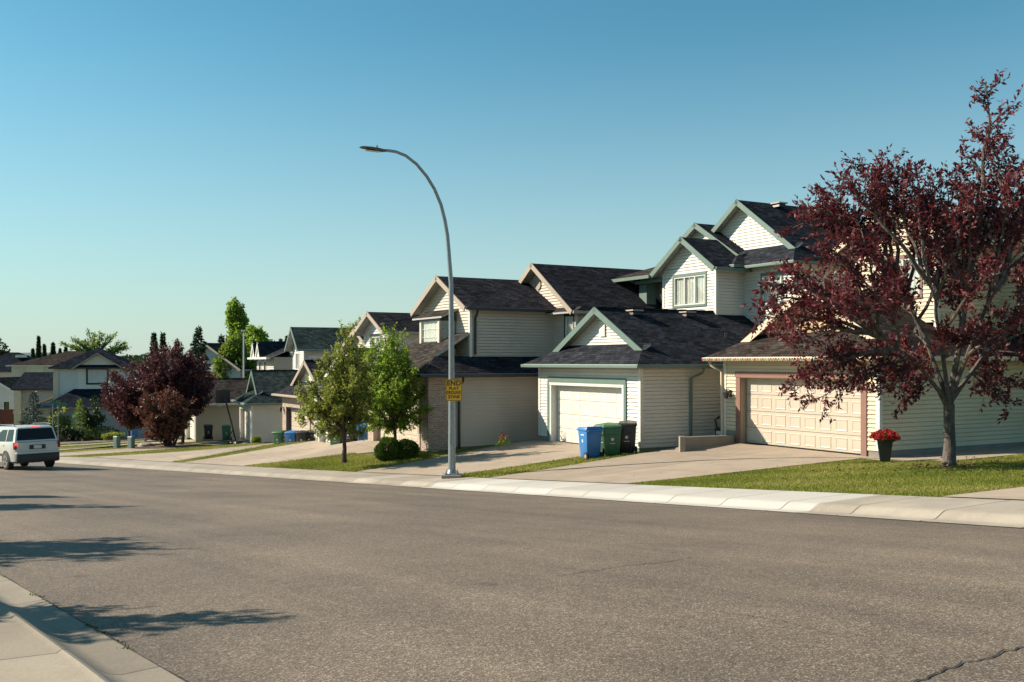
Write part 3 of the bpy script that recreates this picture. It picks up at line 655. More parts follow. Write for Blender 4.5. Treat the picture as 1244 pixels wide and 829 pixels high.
def window(h, o, e, nrm, w, z0, z1, frame='tr_white', trim=None, mull=2, grid=0, curtain=True, tw=.09):
    """o = lower left corner in plan of the opening, e along the wall, nrm outward"""
    o, e, nrm = Vector(o), Vector(e), Vector(nrm)
    def bx(mb, a0, a1, b0, b1, d0, d1, mi=0):
        v = [o+e*a+Vector((0, 0, b))+nrm*d for d in (d0, d1) for (a, b) in ((a0, b0), (a1, b0), (a1, b1), (a0, b1))]
        mb.quads(v, ((0, 3, 2, 1), (4, 5, 6, 7), (0, 1, 5, 4), (1, 2, 6, 5), (2, 3, 7, 6), (3, 0, 4, 7)), mi)
    if trim:
        mb = MB(); bx(mb, -tw, 0, z0-tw, z1+tw*1.4, 0, .035); bx(mb, w, w+tw, z0-tw, z1+tw*1.4, 0, .035); bx(mb, 0, w, z1, z1+tw*1.4, 0, .034); bx(mb, 0, w, z0-tw, z0, 0, .045)
        f = mb.build('window', trim, h)
        mb = MB()
    else:
        mb = MB(); f = None
    fw = .045
    bx(mb, 0, fw, z0, z1, -.06, .02); bx(mb, w-fw, w, z0, z1, -.06, .02); bx(mb, fw, w-fw, z0, z0+fw, -.06, .019); bx(mb, fw, w-fw, z1-fw, z1, -.06, .019)
    for k in range(mull): a = w*(k+1)/(mull+1); bx(mb, a-.03, a+.03, z0+fw, z1-fw, -.05, .012)
    if grid:
        for k in range(1, grid): a = w*k/grid; bx(mb, a-.008, a+.008, z0+fw, z1-fw, -.042, -.028)
        nz = max(2, int((z1-z0)/(w/grid)))
        for k in range(1, nz): b = z0+(z1-z0)*k/nz; bx(mb, fw, w-fw, b-.008, b+.008, -.041, -.029)
    if f is None: f = mb.build('window', frame, h)
    else: mb.build('frame', frame, f)
    mb = MB(); mb.add([o+e*a+Vector((0, 0, b))-nrm*.035 for a, b in ((fw, z0+fw), (w-fw, z0+fw), (w-fw, z1-fw), (fw, z1-fw))]); mb.build('pane', 'glass', f)
    mb = MB()
    if curtain:
        n = 14*(mull+1)
        for k in range(n):
            a0, a1 = fw+(w-2*fw)*k/n, fw+(w-2*fw)*(k+1)/n; d0 = .075+.02*math.sin(k*1.9); d1 = .075+.02*math.sin((k+1)*1.9)
            mb.add([o+e*a0+Vector((0, 0, z0))-nrm*d0, o+e*a1+Vector((0, 0, z0))-nrm*d1, o+e*a1+Vector((0, 0, z1))-nrm*d1, o+e*a0+Vector((0, 0, z1))-nrm*d0])
        mb.build('curtain', 'curtain', f)
    else:
        mb.add([o+e*a+Vector((0, 0, b))-nrm*.5 for a, b in ((-.1, z0-.1), (w+.1, z0-.1), (w+.1, z1+.1), (-.1, z1+.1))])
        mb.build('unlit_room_sheet', 'dark_in', f)  # dark sheet stands in for the unlit room behind the glass
    return f
def downspout(h, pts, mat, r=.045):
    mb = MB(); mb.tube(pts, r, 6); return mb.build('downspout', mat, h)
def garage(h, W, D, e, r, spec):
    """hip-skirted front gable garage; spec: materials and openings"""
    wm, tr, sh = spec['wall'], spec['trim'], spec['shingle']; oh = .45; s = (r-e)/(W/2+oh); dx0, dx1, dh = spec['door']; wz = .18
    front = spec.get('front', wm); yg = .78; rk = .38
    mb = MB()
    if front in ('brick',): siding(mb, (0, 0, 0), (1, 0, 0), (0, -1, 0), [(-W, 0), (0, 0), (0, e), (-W, e)], [(dx0, dx1, 0, dh)], 5, 0)
    else: siding(mb, (0, 0, 0), (1, 0, 0), (0, -1, 0), [(-W, wz), (0, wz), (0, e), (-W, e)], [(dx0, dx1, 0, dh)])
    mb.build('front_wall', front, h)
    mb = MB()
    if not spec.get('noright'):
        siding(mb, (0, 0, 0), (0, 1, 0), (1, 0, 0), [(spec.get('ret', 0), wz), (D, wz), (D, e), (spec.get('ret', 0), e)])
    siding(mb, (-W, 0, 0), (0, 1, 0), (-1, 0, 0), [(0, wz), (D, wz), (D, e), (0, e)])
    mb.build('side_wall', wm, h)
    if spec.get('ret'):
        mb = MB(); siding(mb, (.02, 0, 0), (0, 1, 0), (1, 0, 0), [(0, -.3), (spec['ret'], -.3), (spec['ret'], e), (0, e)], (), 5, 0); mb.build('brick_return', front, h)
    mb = MB(); mb.box((-W+.01, .012, -1.0), (dx0-.01, .3, wz-.002)); mb.box((dx1+.01, .012, -1.0), (-.012, .3, wz-.002)); mb.box((-.3, .3, -1.2), (-.012, D, wz-.002)); mb.box((-W+.012, .3, -1.2), (-W+.3, D, wz-.002))
    mb.build('foundation', 'found', h)
    # corner boards
    cb = MB(); c_ = .10
    cb.box((-c_, -.026, wz), (.028, 0, e)); cb.box((0.001, .0, wz), (.028, c_, e)); cb.box((-W-.028, -.026, wz), (-W+c_, 0, e))
    if front != 'brick': cb.build('corner_board', spec.get('corner', tr), h)
    if spec.get('hiproof'):
        garage_door(h, dx0+.02, dx1-.02, .24, 0, dh-.01, spec['doorm']); door_trim(h, dx0, dx1, 0, 0, dh, spec.get('tw', .14), spec.get('head', .22), spec.get('dtrim', tr), .24, spec.get('lining'))
        mb = MB(); mb.box((-W-oh-.05, -oh-.11, e-.13), (oh+.11, -oh, e-.01)); mb.box((oh, -oh, e-.13), (oh+.11, D, e-.01)); mb.build('gutter', spec.get('gutter', tr), h, bevel=.02)
        return
    # roof
    mb = MB(); c = -W/2; zh = e+(oh*2)*s; fx = .45  # foot of the rake, inset from the wall
    for sg in (1, -1):
        X = lambda d: c+sg*(W/2+oh-d)
        slab(mb, [(X(0), -oh, e), (X(0), D, e), (c, D, r), (c, -rk+yg, r), (X(2*oh), -rk+yg, zh)] if True else [], .09)
    # skirt
    sy = (zh-e)/(yg-rk+oh)
    slab(mb, [(c-W/2-oh, -oh, e+.002), (c+W/2+oh, -oh, e+.002), (c+W/2-oh, yg-rk, zh+.002), (c+W/2-oh, yg, e+sy*(yg+oh)), (c-W/2+oh, yg, e+sy*(yg+oh)), (c-W/2+oh, yg-rk, zh+.002)], .09)
    mb.build('garage_roof', [sh, 'soffit'], h)
    if spec.get('ridgecap', 1):
        mb = MB()
        k = 0; y = yg-rk
        while y < D: mb.box((c-.09, y, r-.02), (c+.09, y+.22, r+.028+.012*(k % 2))); y += .235; k += 1
        mb.build('ridge_cap', sh, h)
    zg = e+sy*(yg+oh)-.05
    mb = MB(); gt = lambda x: r-abs(x-c)*s
    xw = (r-.1-zg)/s
    siding(mb, (0, yg, 0), (1, 0, 0), (0, -1, 0), [(c-xw, zg), (c+xw, zg), (c, r-.1)], (), *( (5, 0) if spec.get('gable') == 'shake' else (.115, .016)))
    mb.build('gable_wall', spec.get('gable', wm), h)
    mb = MB()
    for sg in (1, -1): mb.beam((c+sg*(W/2-oh+.06), yg-rk-.02, zh-.012), (c, yg-rk-.02, r+.03), .045, .22)
    mb.build('rake_board', spec.get('rake', tr), h)
    mb = MB()
    mb.box((-W-oh-.05, -oh-.11, e-.13), (oh+.11, -oh, e-.01)); mb.box((oh, -oh, e-.13), (oh+.11, D, e-.01)); mb.box((-W-oh-.11, -oh, e-.13), (-W-oh, D, e-.01))
    mb.build('gutter', spec.get('gutter', tr), h, bevel=.02)
    mb = MB(); mb.box((-W-oh+.01, -oh+.01, e-.15), (oh-.01, -.03, e-.10)); mb.box((.031, -.03, e-.15), (oh-.01, D, e-.10)); mb.build('soffit', 'soffit', h)
    garage_door(h, dx0+.02, dx1-.02, .24, 0, dh-.01, spec['doorm'])
    door_trim(h, dx0, dx1, 0, 0, dh, spec.get('tw', .14), spec.get('head', .22), spec.get('dtrim', tr), .24, spec.get('lining'))
def gblock(h, x0, x1, y0, y1, zb, ze, zr, wm, sh, tr, oh=.4, rk=.4, wins_front=(), holes_side=(), pent=None, cb=None, gtm=None, xr0=None, xr1=None, left=True, rakel=True, hipz=None, gut=True, shed_r=True):
    """upper storey with a ridge running back; pent = setback of the gable wall over a skirt roof"""
    a0, a1 = (xr0 if xr0 is not None else x0-oh), (xr1 if xr1 is not None else x1+oh); c = (a0+a1)/2; s = (zr-ze)/((a1-a0)/2)
    mb = MB()
    holes = [(w[0], w[0]+w[1], w[2], w[3]) for w in wins_front]
    if pent: siding(mb, (0, y0, 0), (1, 0, 0), (0, -1, 0), [(x0, zb), (x1, zb), (x1, ze), (x0, ze)], holes)
    else:
        top = [(x1, ze+(a1-x1)*s-.09)] if a1 > x1 else [(x1, ze)]
        tl = [(x0, ze+(x0-a0)*s-.09)] if a0 < x0 else [(x0, ze)]
        siding(mb, (0, y0, 0), (1, 0, 0), (0, -1, 0), [(x0, zb), (x1, zb)]+top+[(c, zr-.09)]+tl, holes)
    mb.build('upper_front_wall', wm, h)
    mb = MB(); siding(mb, (x1, 0, 0), (0, 1, 0), (1, 0, 0), [(y0, zb-1.2), (y1, zb-1.2), (y1, ze), (y0, ze)], holes_side)
    if left: siding(mb, (x0, 0, 0), (0, 1, 0), (-1, 0, 0), [(y0, zb-1.2), (y1, zb-1.2), (y1, ze), (y0, ze)])
    mb.build('upper_side_wall', wm, h)
    mb = MB(); mb.box((x1-.09, y0-.026, zb-.6), (x1+.028, y0, ze)); mb.box((x1+.001, y0, zb-.6), (x1+.028, y0+.09, ze)); mb.box((x0-.028, y0-.026, zb), (x0+.09, y0, ze)); mb.build('corner_board', cb or tr, h)
    mb = MB()
    yf = y0-rk if not pent else y0+pent-rk; zf = 0
    for sg in (1, -1):
        X = a1 if sg > 0 else a0
        if pent:
            zh = ze+(2*oh)*s; slab(mb, [(X, y0-oh, ze), (X, y1, ze), (c, y1, zr), (c, yf, zr), (X-sg*2*oh, yf, zh)], .09)
        else: slab(mb, [(X, yf, ze), (X, y1, ze), (c, y1, zr), (c, yf, zr)], .09)
    if pent:
        sy = (zh-ze)/(yf-y0+oh); yg = y0+pent
        slab(mb, [(a0, y0-oh, ze+.002), (a1, y0-oh, ze+.002), (a1-2*oh, yf, zh+.002), (a1-2*oh, yg, ze+sy*(yg-y0+oh)), (a0+2*oh, yg, ze+sy*(yg-y0+oh)), (a0+2*oh, yf, zh+.002)], .09)
    mb.build('upper_roof', [sh, 'soffit'], h)
    if pent:
        zg = ze+sy*(yg-y0+oh)-.05; xw = (zr-.1-zg)/s; mb = MB(); siding(mb, (0, yg, 0), (1, 0, 0), (0, -1, 0), [(c-xw, zg), (c+xw, zg), (c, zr-.1)]); mb.build('upper_gable_wall', wm, h)
    mb = MB()
    for sg in (1, -1):
        X = a1 if sg > 0 else a0
        if pent: mb.beam((X-sg*(2*oh-.05), yf-.02, zh-.01), (c, yf-.02, zr+.03), .045, .21)
        else: mb.beam((X+sg*.02, yf-.02, ze), (c, yf-.02, zr+.03), .045, .21)
    mb.build('rake_board', tr, h)
    if gut:
        mb = MB(); mb.box((a1, (y0-oh if pent else yf), ze-.13), (a1+.10, y1, ze-.01)); mb.box((a0-.10, (y0-oh if pent else yf), ze-.13), (a0, y1, ze-.01))
        if pent: mb.box((a0-.05, y0-oh-.10, ze-.13), (a1+.10, y0-oh, ze-.01))
        mb.build('gutter', gtm or tr, h, bevel=.02)
    for w in wins_front:
        window(h, (w[0], y0, 0), (1, 0, 0), (0, -1, 0), w[1], w[2], w[3], w[4] if len(w) > 4 else 'tr_white', w[5] if len(w) > 5 else tr, w[6] if len(w) > 6 else 2)
def vents(h, pts, mat='tr_tan'):
    for (x, y, z, sl) in pts:
        mb = MB(); mb.frust((x, y, z-.04), .42, .42, .34, .34, .14); mb.box((x-.25, y-.25, z+.10), (x+.25, y+.25, z+.15), 1); mb.build('roof_vent', ['tr_black', mat], h)
def wall_lamp(h, x, y, z, mat='tr_black'):
    mb = MB(); mb.box((x-.06, y-.03, z-.12), (x+.06, y, z+.12)); mb.tube([(x, y-.03, z+.05), (x, y-.12, z+.16), (x, y-.2, z+.12)], .014, 6); mb.frust((x, y-.2, z-.16), .07, .07, .15, .15, .20); mb.frust((x, y-.2, z+.04), .19, .19, .03, .03, .09)
    o = mb.build('wall_lamp', mat, h); g_ = MB(); g_.frust((x, y-.2, z-.14), .075, .075, .145, .145, .17); return o

# ---- house C: nearest, behind the purple tree
hC = house('house', 'cream house with tan garage door in red brown trim, behind the big purple tree', (10.25, 27.1, -2.67), -29.5)
garage(hC, 6.33, 9.5, 2.83, 4.95, dict(wall='sid_cream', trim='tr_cream', shingle='sh_brown', door=(-5.55, -.62, 2.16), gable='shake', doorm='door_beige', dtrim='tr_red', lining='tr_beige', tw=.20, head=.20, corner='tr_white', gutter='tr_cream'))
gblock(hC, -4.3, -1.0, 3.78, 13, 3.9, 6.45, 7.62, 'sid_cream', 'sh_brown', 'tr_cream', wins_front=[(-2.9, 1.3, 4.75, 5.95, 'tr_white', 'tr_red', 1)], cb='tr_white', gtm='tr_cream', xr0=-4.75, xr1=-.45)
gblock(hC, -1.6, 2.6, 6.9, 13, 3.9, 5.8, 7.1, 'sid_cream', 'sh_brown', 'tr_cream', wins_front=[(-.3, 1.0, 4.6, 5.6, 'tr_white', 'tr_red', 1)], left=False, cb='tr_white')
mb = MB(); siding(mb, (0, 9.5, 0), (1, 0, 0), (0, -1, 0), [(0, -.2), (2.6, -.2), (2.6, 4), (0, 4)]); siding(mb, (2.6, 0, 0), (0, 1, 0), (1, 0, 0), [(9.5, -.3), (13, -.3), (13, 4), (9.5, 4)]); mb.build('entry_wall', 'sid_cream', hC)
mb = MB(); siding(mb, (2.6, 0, 0), (0, 1, 0), (1, 0, 0), [(6.9, 2.9), (9.5, 2.9), (9.5, 4), (6.9, 4)]); siding(mb, (0, 6.9, 0), (1, 0, 0), (0, -1, 0), [(0, 2.9), (2.6, 2.9), (2.6, 4), (0, 4)]); mb.build('bay_wall', 'sid_cream', hC)
mb = MB(); mb.box((-4.1, 9.0, 6.5), (-3.3, 9.9, 8.15)); mb.box((-4.18, 8.92, 8.15), (-3.22, 9.98, 8.25)); mb.build('chimney', 'chim', hC)
downspout(hC, [(-6.78, -.30, 2.72), (-6.72, -.24, 2.55), (-6.40, -.07, 2.35), (-6.37, -.07, .25), (-6.45, -.20, .12)], 'tr_cream')
wall_lamp(hC, -6.02, 0, 1.62)
mb = MB(); mb.box((.02, 3.05, .45), (.05, 3.17, .62)); mb.build('outlet_box', 'tr_white', hC)
mb = MB(); mb.box((-6.33, -.02, -.1), (-5.78, .0, .40)); mb.build('kerb_stone', 'found', hC)
for k in range(64):  # coloured string lights clipped along the front gutter
    pass
mb = MB()
for k in range(66):
    x = -6.75+k*.112; mb.r = (k*.37) % 1.0; mb.tube([(x, -.575, 2.80), (x, -.60, 2.735), (x, -.60, 2.70)], [.016, .020, .008], 5)
mb.build('string_lights', 'bulb', hC)

# ---- house B: white with green trim
hB = house('house', 'white house with sage green trim and white garage door, bins at its corner', (4.30, 32.5, -3.06), -29.5)
garage(hB, 6.56, 7.6, 2.98, 5.05, dict(wall='sid_white', trim='tr_green', shingle='sh_dark', door=(-5.62, -1.02, 2.18), doorm='door_white', dtrim='tr_white', lining='tr_white', tw=.12, head=.10, corner='tr_white'))
mb = MB(); mb.box((-5.86, -.05, 2.285), (-.78, -.037, 2.50)); mb.box((-5.88, -.05, 0), (-5.745, -.037, 2.285)); mb.box((-.895, -.05, 0), (-.76, -.037, 2.285)); mb.build('door_casing', 'tr_green', hB)
mb = MB(); mb.box((-3.48, .72, 4.0), (-3.12, .76, 4.55)); mb.build('gable_vent', 'tr_white', hB)
mb = MB(); mb.box((-.9, -.03, -.28), (.04, 0.0, .175)); mb.box((.012, -.0, -.28), (.04, 1.6, .175)); mb.build('foundation_panel', 'tr_green', hB)
downspout(hB, [(.5, 2.35, 2.88), (.46, 2.3, 2.7), (.09, 2.1, 2.5), (.07, 2.1, .15)], 'tr_green', .05)
# uppers
YB = 5.98
gblock(hB, -6.35, -3.05, YB, 9.5, 4.4, 6.75, 8.12, 'sid_white', 'sh_dark', 'tr_green', oh=.38, rk=.4, wins_front=[(-5.62, 1.95, 5.38, 6.55, 'tr_white', 'tr_green', 2)], cb='tr_white', left=False)
# rear main block under a bigger gable that runs across, with the open balcony at its left
gblock(hB, -9.2, -3.08, YB+1.0, 12, 4.4, 6.9, 9.0, 'sid_white', 'sh_dark', 'tr_green', oh=.4, rk=.35, pent=.9, left=False, cb='tr_white')
mb = MB(); mb.box((-8.15, YB+.1, 4.0), (-7.62, YB+.6, 6.6)); mb.box((-8.22, YB+.03, 6.45), (-7.55, YB+.67, 6.6)); mb.build('post', 'tr_green', hB)
mb = MB(); slab(mb, [(-9.9, YB-.45, 6.75), (-6.6, YB-.45, 6.75), (-6.6, YB+1.4, 7.35), (-8.6, YB+1.4, 7.35)], .1); mb.build('balcony_roof', ['sh_brown', 'soffit'], hB)
mb = MB(); mb.box((-9.95, YB-.55, 6.60), (-6.65, YB-.45, 6.74)); mb.box((-9.9, YB-.45, 6.60), (-9.8, YB+1.6, 6.74)); mb.box((-8.2, YB-.1, 6.45), (-6.4, YB+.05, 6.6)); mb.build('balcony_fascia', 'tr_green', hB)
mb = MB(); mb.beam((-7.0, YB+.5, 6.35), (-7.0, YB+.5, 5.95), .02, .02); mb.frust((-7.0, YB+.5, 5.78), .12, .12, .2, .2, .2); mb.build('hanging_lamp', 'tr_white', hB)
gblock(hB, -6.6, -.35, YB+1.45, 14, 4.0, 6.85, 9.72, 'sid_white', 'sh_dark', 'tr_green', oh=.4, rk=.4, pent=.9, left=False, cb='tr_white', wins_front=[(-2.0, 1.0, 5.3, 6.4, 'tr_white', 'tr_green', 1)], xr0=-8.0, xr1=-.0)
vents(hB, [(-2.9, 1.9, 4.84, 0), (-2.9, 4.4, 4.84, 0)])
vents(hB, [(-3.6, 9.9, 9.55, 0), (-3.6, 12.0, 9.55, 0)])
mb = MB(); mb.tube([(-1.3, 4.9, 3.7), (-1.3, 4.9, 4.15)], .05, 8); mb.build('vent_pipe', 'tr_black', hB)

# ---- house A: behind the lamp, brick corner
hA = house('house', 'beige house with dark trim and brick garage corner, behind the street lamp', (-3.28, 38.0, -3.55), -29.5)
garage(hA, 6.5, 9.0, 3.08, 4.4, dict(wall='sid_tan', trim='tr_black', shingle='sh_black', door=(-5.75, -.85, 2.2), gable='sid_tan', front='brick', doorm='door_tan', dtrim='tr_tan', lining='tr_tan', tw=.12, head=.2, ret=1.15, hiproof=1))
downspout(hA, [(.48, 1.3, 2.98), (.4, 1.32, 2.8), (.08, 1.32, 2.55), (.08, 1.32, .1)], 'tr_black', .055)
gblock(hA, -5.3, -.7, 2.19, 8, 3.5, 5.78, 7.22, 'sid_tan', 'sh_black', 'tr_beige', oh=.42, rk=.42, cb='tr_white', gtm='tr_black')
# skirt roof down the right side, covers the wider ground floor
mb = MB(); slab(mb, [(.45, -.45, 3.09), (.45, 9.0, 3.09), (-.7, 9.0, 3.78), (-.7, .6, 3.78)], .09); mb.build('side_roof', ['sh_black', 'soffit'], hA)
mb = MB(); slab(mb, [(-6.95, -.45, 3.092), (.45, -.45, 3.092), (-.7, .6, 3.782), (-.7, 2.15, 4.75), (-5.3, 2.15, 4.75), (-5.8, .6, 3.782)], .09); slab(mb, [(-6.95, -.45, 3.09), (-6.95, 9.0, 3.09), (-5.3, 9.0, 4.0), (-5.3, .6, 3.9)], .09); mb.build('front_roof', ['sh_grey', 'soffit'], hA)
downspout(hA, [(-.25, 2.3, 5.7), (-.35, 2.35, 5.55), (-.62, 2.4, 5.35), (-.63, 2.4, 3.85)], 'tr_black', .05)
# bay window box
mb = MB()
bx0, bx1, by = -4.55, -1.95, 1.55
pl = [(bx0-.0, 2.19), (bx0+.35, by), (bx1-.35, by), (bx1, 2.19)]
for z0, z1, mi, off in ((3.75, 4.22, 0, 0), (5.30, 5.42, 0, 0)):
    for i in range(3): mb.add([(*pl[i], z0), (*pl[i+1], z0), (*pl[i+1], z1), (*pl[i], z1)], mi)
for q in pl[1:3]: mb.box((q[0]-.06, q[1]-.02, 4.2), (q[0]+.06, q[1]+.1, 5.35), 0)
mb.add([(*q, 3.75) for q in pl][::-1], 0); bay = mb.build('bay', 'sid_tan', hA)
mb = MB()
for i in range(3): mb.beam((*pl[i], 4.22), (*pl[i+1], 4.22), .10, .12)
for i in range(3): mb.beam((*pl[i], 5.45), (*pl[i+1], 5.45), .10, .16)
mb.build('bay_trim', 'tr_black', hA)
window(hA, (pl[1][0]+.06, by, 0), (1, 0, 0), (0, -1, 0), (pl[2][0]-pl[1][0])-.12, 4.25, 5.32, 'tr_white', None, 0, 5)
for i in (0, 2):
    a, b = Vector((*pl[i], 0)), Vector((*pl[i+1], 0)); e_ = (b-a).normalized(); n_ = Vector((e_.y, -e_.x, 0)); window(hA, a+e_*.05, e_, n_, (b-a).length-.1, 4.25, 5.32, 'tr_beige', None, 0, 2, curtain=(i == 0))
mb = MB(); slab(mb, [(bx0-.2, 1.4, 5.45), (bx1+.2, 1.4, 5.45), (bx1+.2, 2.19, 5.8), (bx0-.2, 2.19, 5.8)], .07); mb.build('bay_roof', ['sh_grey', 'soffit'], hA)
gblock(hA, -4.6, 1.05, 6.19, 14, 3.5, 5.65, 7.85, 'sid_tan', 'sh_black', 'tr_beige', oh=.45, rk=.45, cb='tr_white', gtm='tr_beige', left=False, wins_front=[(.30, .62, 3.9, 5.45, 'tr_white', 'tr_black', 0)], xr0=-5.0, xr1=1.5)
mb = MB()
cx_, cz_ = -1.9, 6.95
mb.tube([(cx_, 6.13, cz_), (cx_, 6.19, cz_)], .24, 16); mb.build('gable_vent', 'tr_beige', hA)
mb = MB(); slab(mb, [(-.9, 5.75, 5.62), (1.45, 5.75, 5.62), (1.45, 6.19, 5.85), (-.9, 6.19, 5.85)], .07); mb.build('pent_roof', ['sh_grey', 'soffit'], hA)
mb = MB(); siding(mb, (1.05, 0, 0), (0, 1, 0), (1, 0, 0), [(6.19, -.4), (14, -.4), (14, 3.5), (6.19, 3.5)]); mb.build('lower_side_wall', 'sid_tan', hA)
mb = MB(); mb.box((.02, 4.6, -.5), (.62, 7.2, .32)); mb.build('planter_wall', 'found', hA)

# ---- house E: mostly behind the two green trees
hE = house('house', 'grey house with small dark gable, half hidden behind the two young green trees', (-7.38, 46.35, -4.2), -29.5)
garage(hE, 6.4, 8, 2.95, 4.9, dict(wall='sid_pale', trim='tr_white', shingle='sh_black', door=(-5.6, -.8, 2.15), doorm='door_white', dtrim='tr_white', gutter='tr_black'))
gblock(hE, -4.3, -.9, 2.0, 11, 4.0, 5.7, 6.75, 'sid_pale', 'sh_black', 'tr_beige', oh=.42, rk=.5, cb='tr_white', wins_front=[(-3.3, 1.3, 4.5, 5.5, 'tr_white', 'tr_black', 1)], holes_side=[(4.6, 5.4, 4.4, 5.4)])
window(hE, (-.9, 4.6, 0), (0, 1, 0), (1, 0, 0), .8, 4.4, 5.4, 'tr_white', 'tr_black', 0)
gblock(hE, -6.4, .0, 5.6, 12, 3.8, 5.6, 6.6, 'sid_pale', 'sh_grey', 'tr_tan', oh=.4, rk=.3, left=False)

# ---- house D: brick garage
hD = house('house', 'house with pinkish brick garage front and small dark gable, bins before it', (-11.1, 54.6, -4.95), -29.5)
garage(hD, 6.3, 8, 3.0, 5.05, dict(wall='sid_tan', trim='tr_beige', shingle='sh_black', door=(-5.35, -.75, 2.15), front='brick', gable='sid_white', doorm='door_tan', dtrim='tr_black', lining='tr_black', tw=.05, head=.08, gutter='tr_beige'))
wall_lamp(hD, -5.95, 0, 2.05)
gblock(hD, -5.7, -1.2, 4.0, 12, 3.9, 5.7, 7.0, 'sid_tan', 'sh_black', 'tr_beige', oh=.4, rk=.4, wins_front=[(-4.2, 1.4, 4.6, 5.5, 'tr_white', 'tr_beige', 1)])

# ---- house F: grey garage, green roof trim
hF = house('house', 'pale grey house with green trimmed roofs, left of the brick garage', (-16.6, 61.9, -5.3), -22.3)
garage(hF, 6.2, 8, 2.68, 4.75, dict(wall='sid_pale', trim='tr_green', shingle='sh_green', door=(-5.6, -.8, 2.12), doorm='door_white', dtrim='tr_white', gable='sid_white', corner='tr_white', rake='tr_green'))
gblock(hF, -5.2, -1.0, 3.5, 14, 3.9, 6.15, 7.68, 'sid_pale', 'sh_green', 'tr_green', oh=.42, rk=.5, cb='tr_white', wins_front=[(-4.0, 1.2, 4.8, 5.9, 'tr_white', 'tr_white', 1)], holes_side=[(3.9, 4.6, 4.3, 5.6)])
window(hF, (-1.0, 3.9, 0), (0, 1, 0), (1, 0, 0), .7, 4.3, 5.6, 'tr_white', 'tr_white', 0, curtain=False)
vents(hF, [(-2.6, 8.0, 7.5, 0)])

# ---- house G: brown roof, twin small gables
hG = house('house', 'beige house with twin small white gables above, behind the basketball hoop', (-22.8, 70.0, -5.85), -25)
garage(hG, 6.2, 9, 2.85, 4.6, dict(wall='sid_tan', trim='tr_white', shingle='sh_grey', door=(-5.5, -.8, 2.12), doorm='door_white', dtrim='tr_white', corner='tr_white'))
mb = MB(); siding(mb, (0, 0, 0), (1, 0, 0), (0, -1, 0), [(0, 3.7), (6.5, 3.7), (6.5, 6.2), (0, 6.2)], [(.9, 1.7, 4.4, 5.9), (2.9, 3.7, 4.4, 5.9)]); siding(mb, (6.5, 0, 0), (0, 1, 0), (1, 0, 0), [(0, 2), (6, 2), (6, 6.2), (0, 6.2)])
up = mb.build('upper_wall', 'sid_tan', hG); up.location = (-3.6, 5.0, 0); up.rotation_euler = (0, 0, R(0))
mb = MB(); slab(mb, [(-4.0, 4.6, 6.2), (3.4, 4.6, 6.2), (3.4, 7.6, 7.45), (-4.0, 7.6, 7.45)], .1); slab(mb, [(-4.0, 10.6, 6.2), (3.4, 10.6, 6.2), (3.4, 7.6, 7.45), (-4.0, 7.6, 7.45)], .1); mb.build('upper_roof', ['sh_black', 'soffit'], hG)
for gx in (-2.3, -.3):
    mb = MB()
    for sg in (1, -1): mb.beam((gx+sg*.95, 4.45, 6.1), (gx, 4.45, 7.35), .08, .2)
    mb.add([(gx-.85, 4.5, 6.15), (gx+.85, 4.5, 6.15), (gx, 4.5, 7.3)]); mb.build('small_gable', 'tr_white', hG)
    mb = MB(); slab(mb, [(gx+.95, 4.4, 6.15), (gx+.95, 6.6, 6.15), (gx, 6.6, 7.4), (gx, 4.4, 7.4)], .05); slab(mb, [(gx-.95, 4.4, 6.15), (gx-.95, 6.6, 6.15), (gx, 6.6, 7.4), (gx, 4.4, 7.4)], .05); mb.build('small_gable_roof', ['sh_black', 'tr_white'], hG)
    window(hG, (gx-.4, 5.0, 0), (1, 0, 0), (0, -1, 0), .8, 4.4, 5.9, 'tr_white', 'tr_white', 0, curtain=False, tw=.2)
mb = MB(); mb.box((-4.1, 4.35, 6.05), (3.5, 4.6, 6.2)); mb.build('gutter', 'tr_white', hG)
vents(hG, [(-2.6, 5.5, 4.5, 0)], 'tr_white')

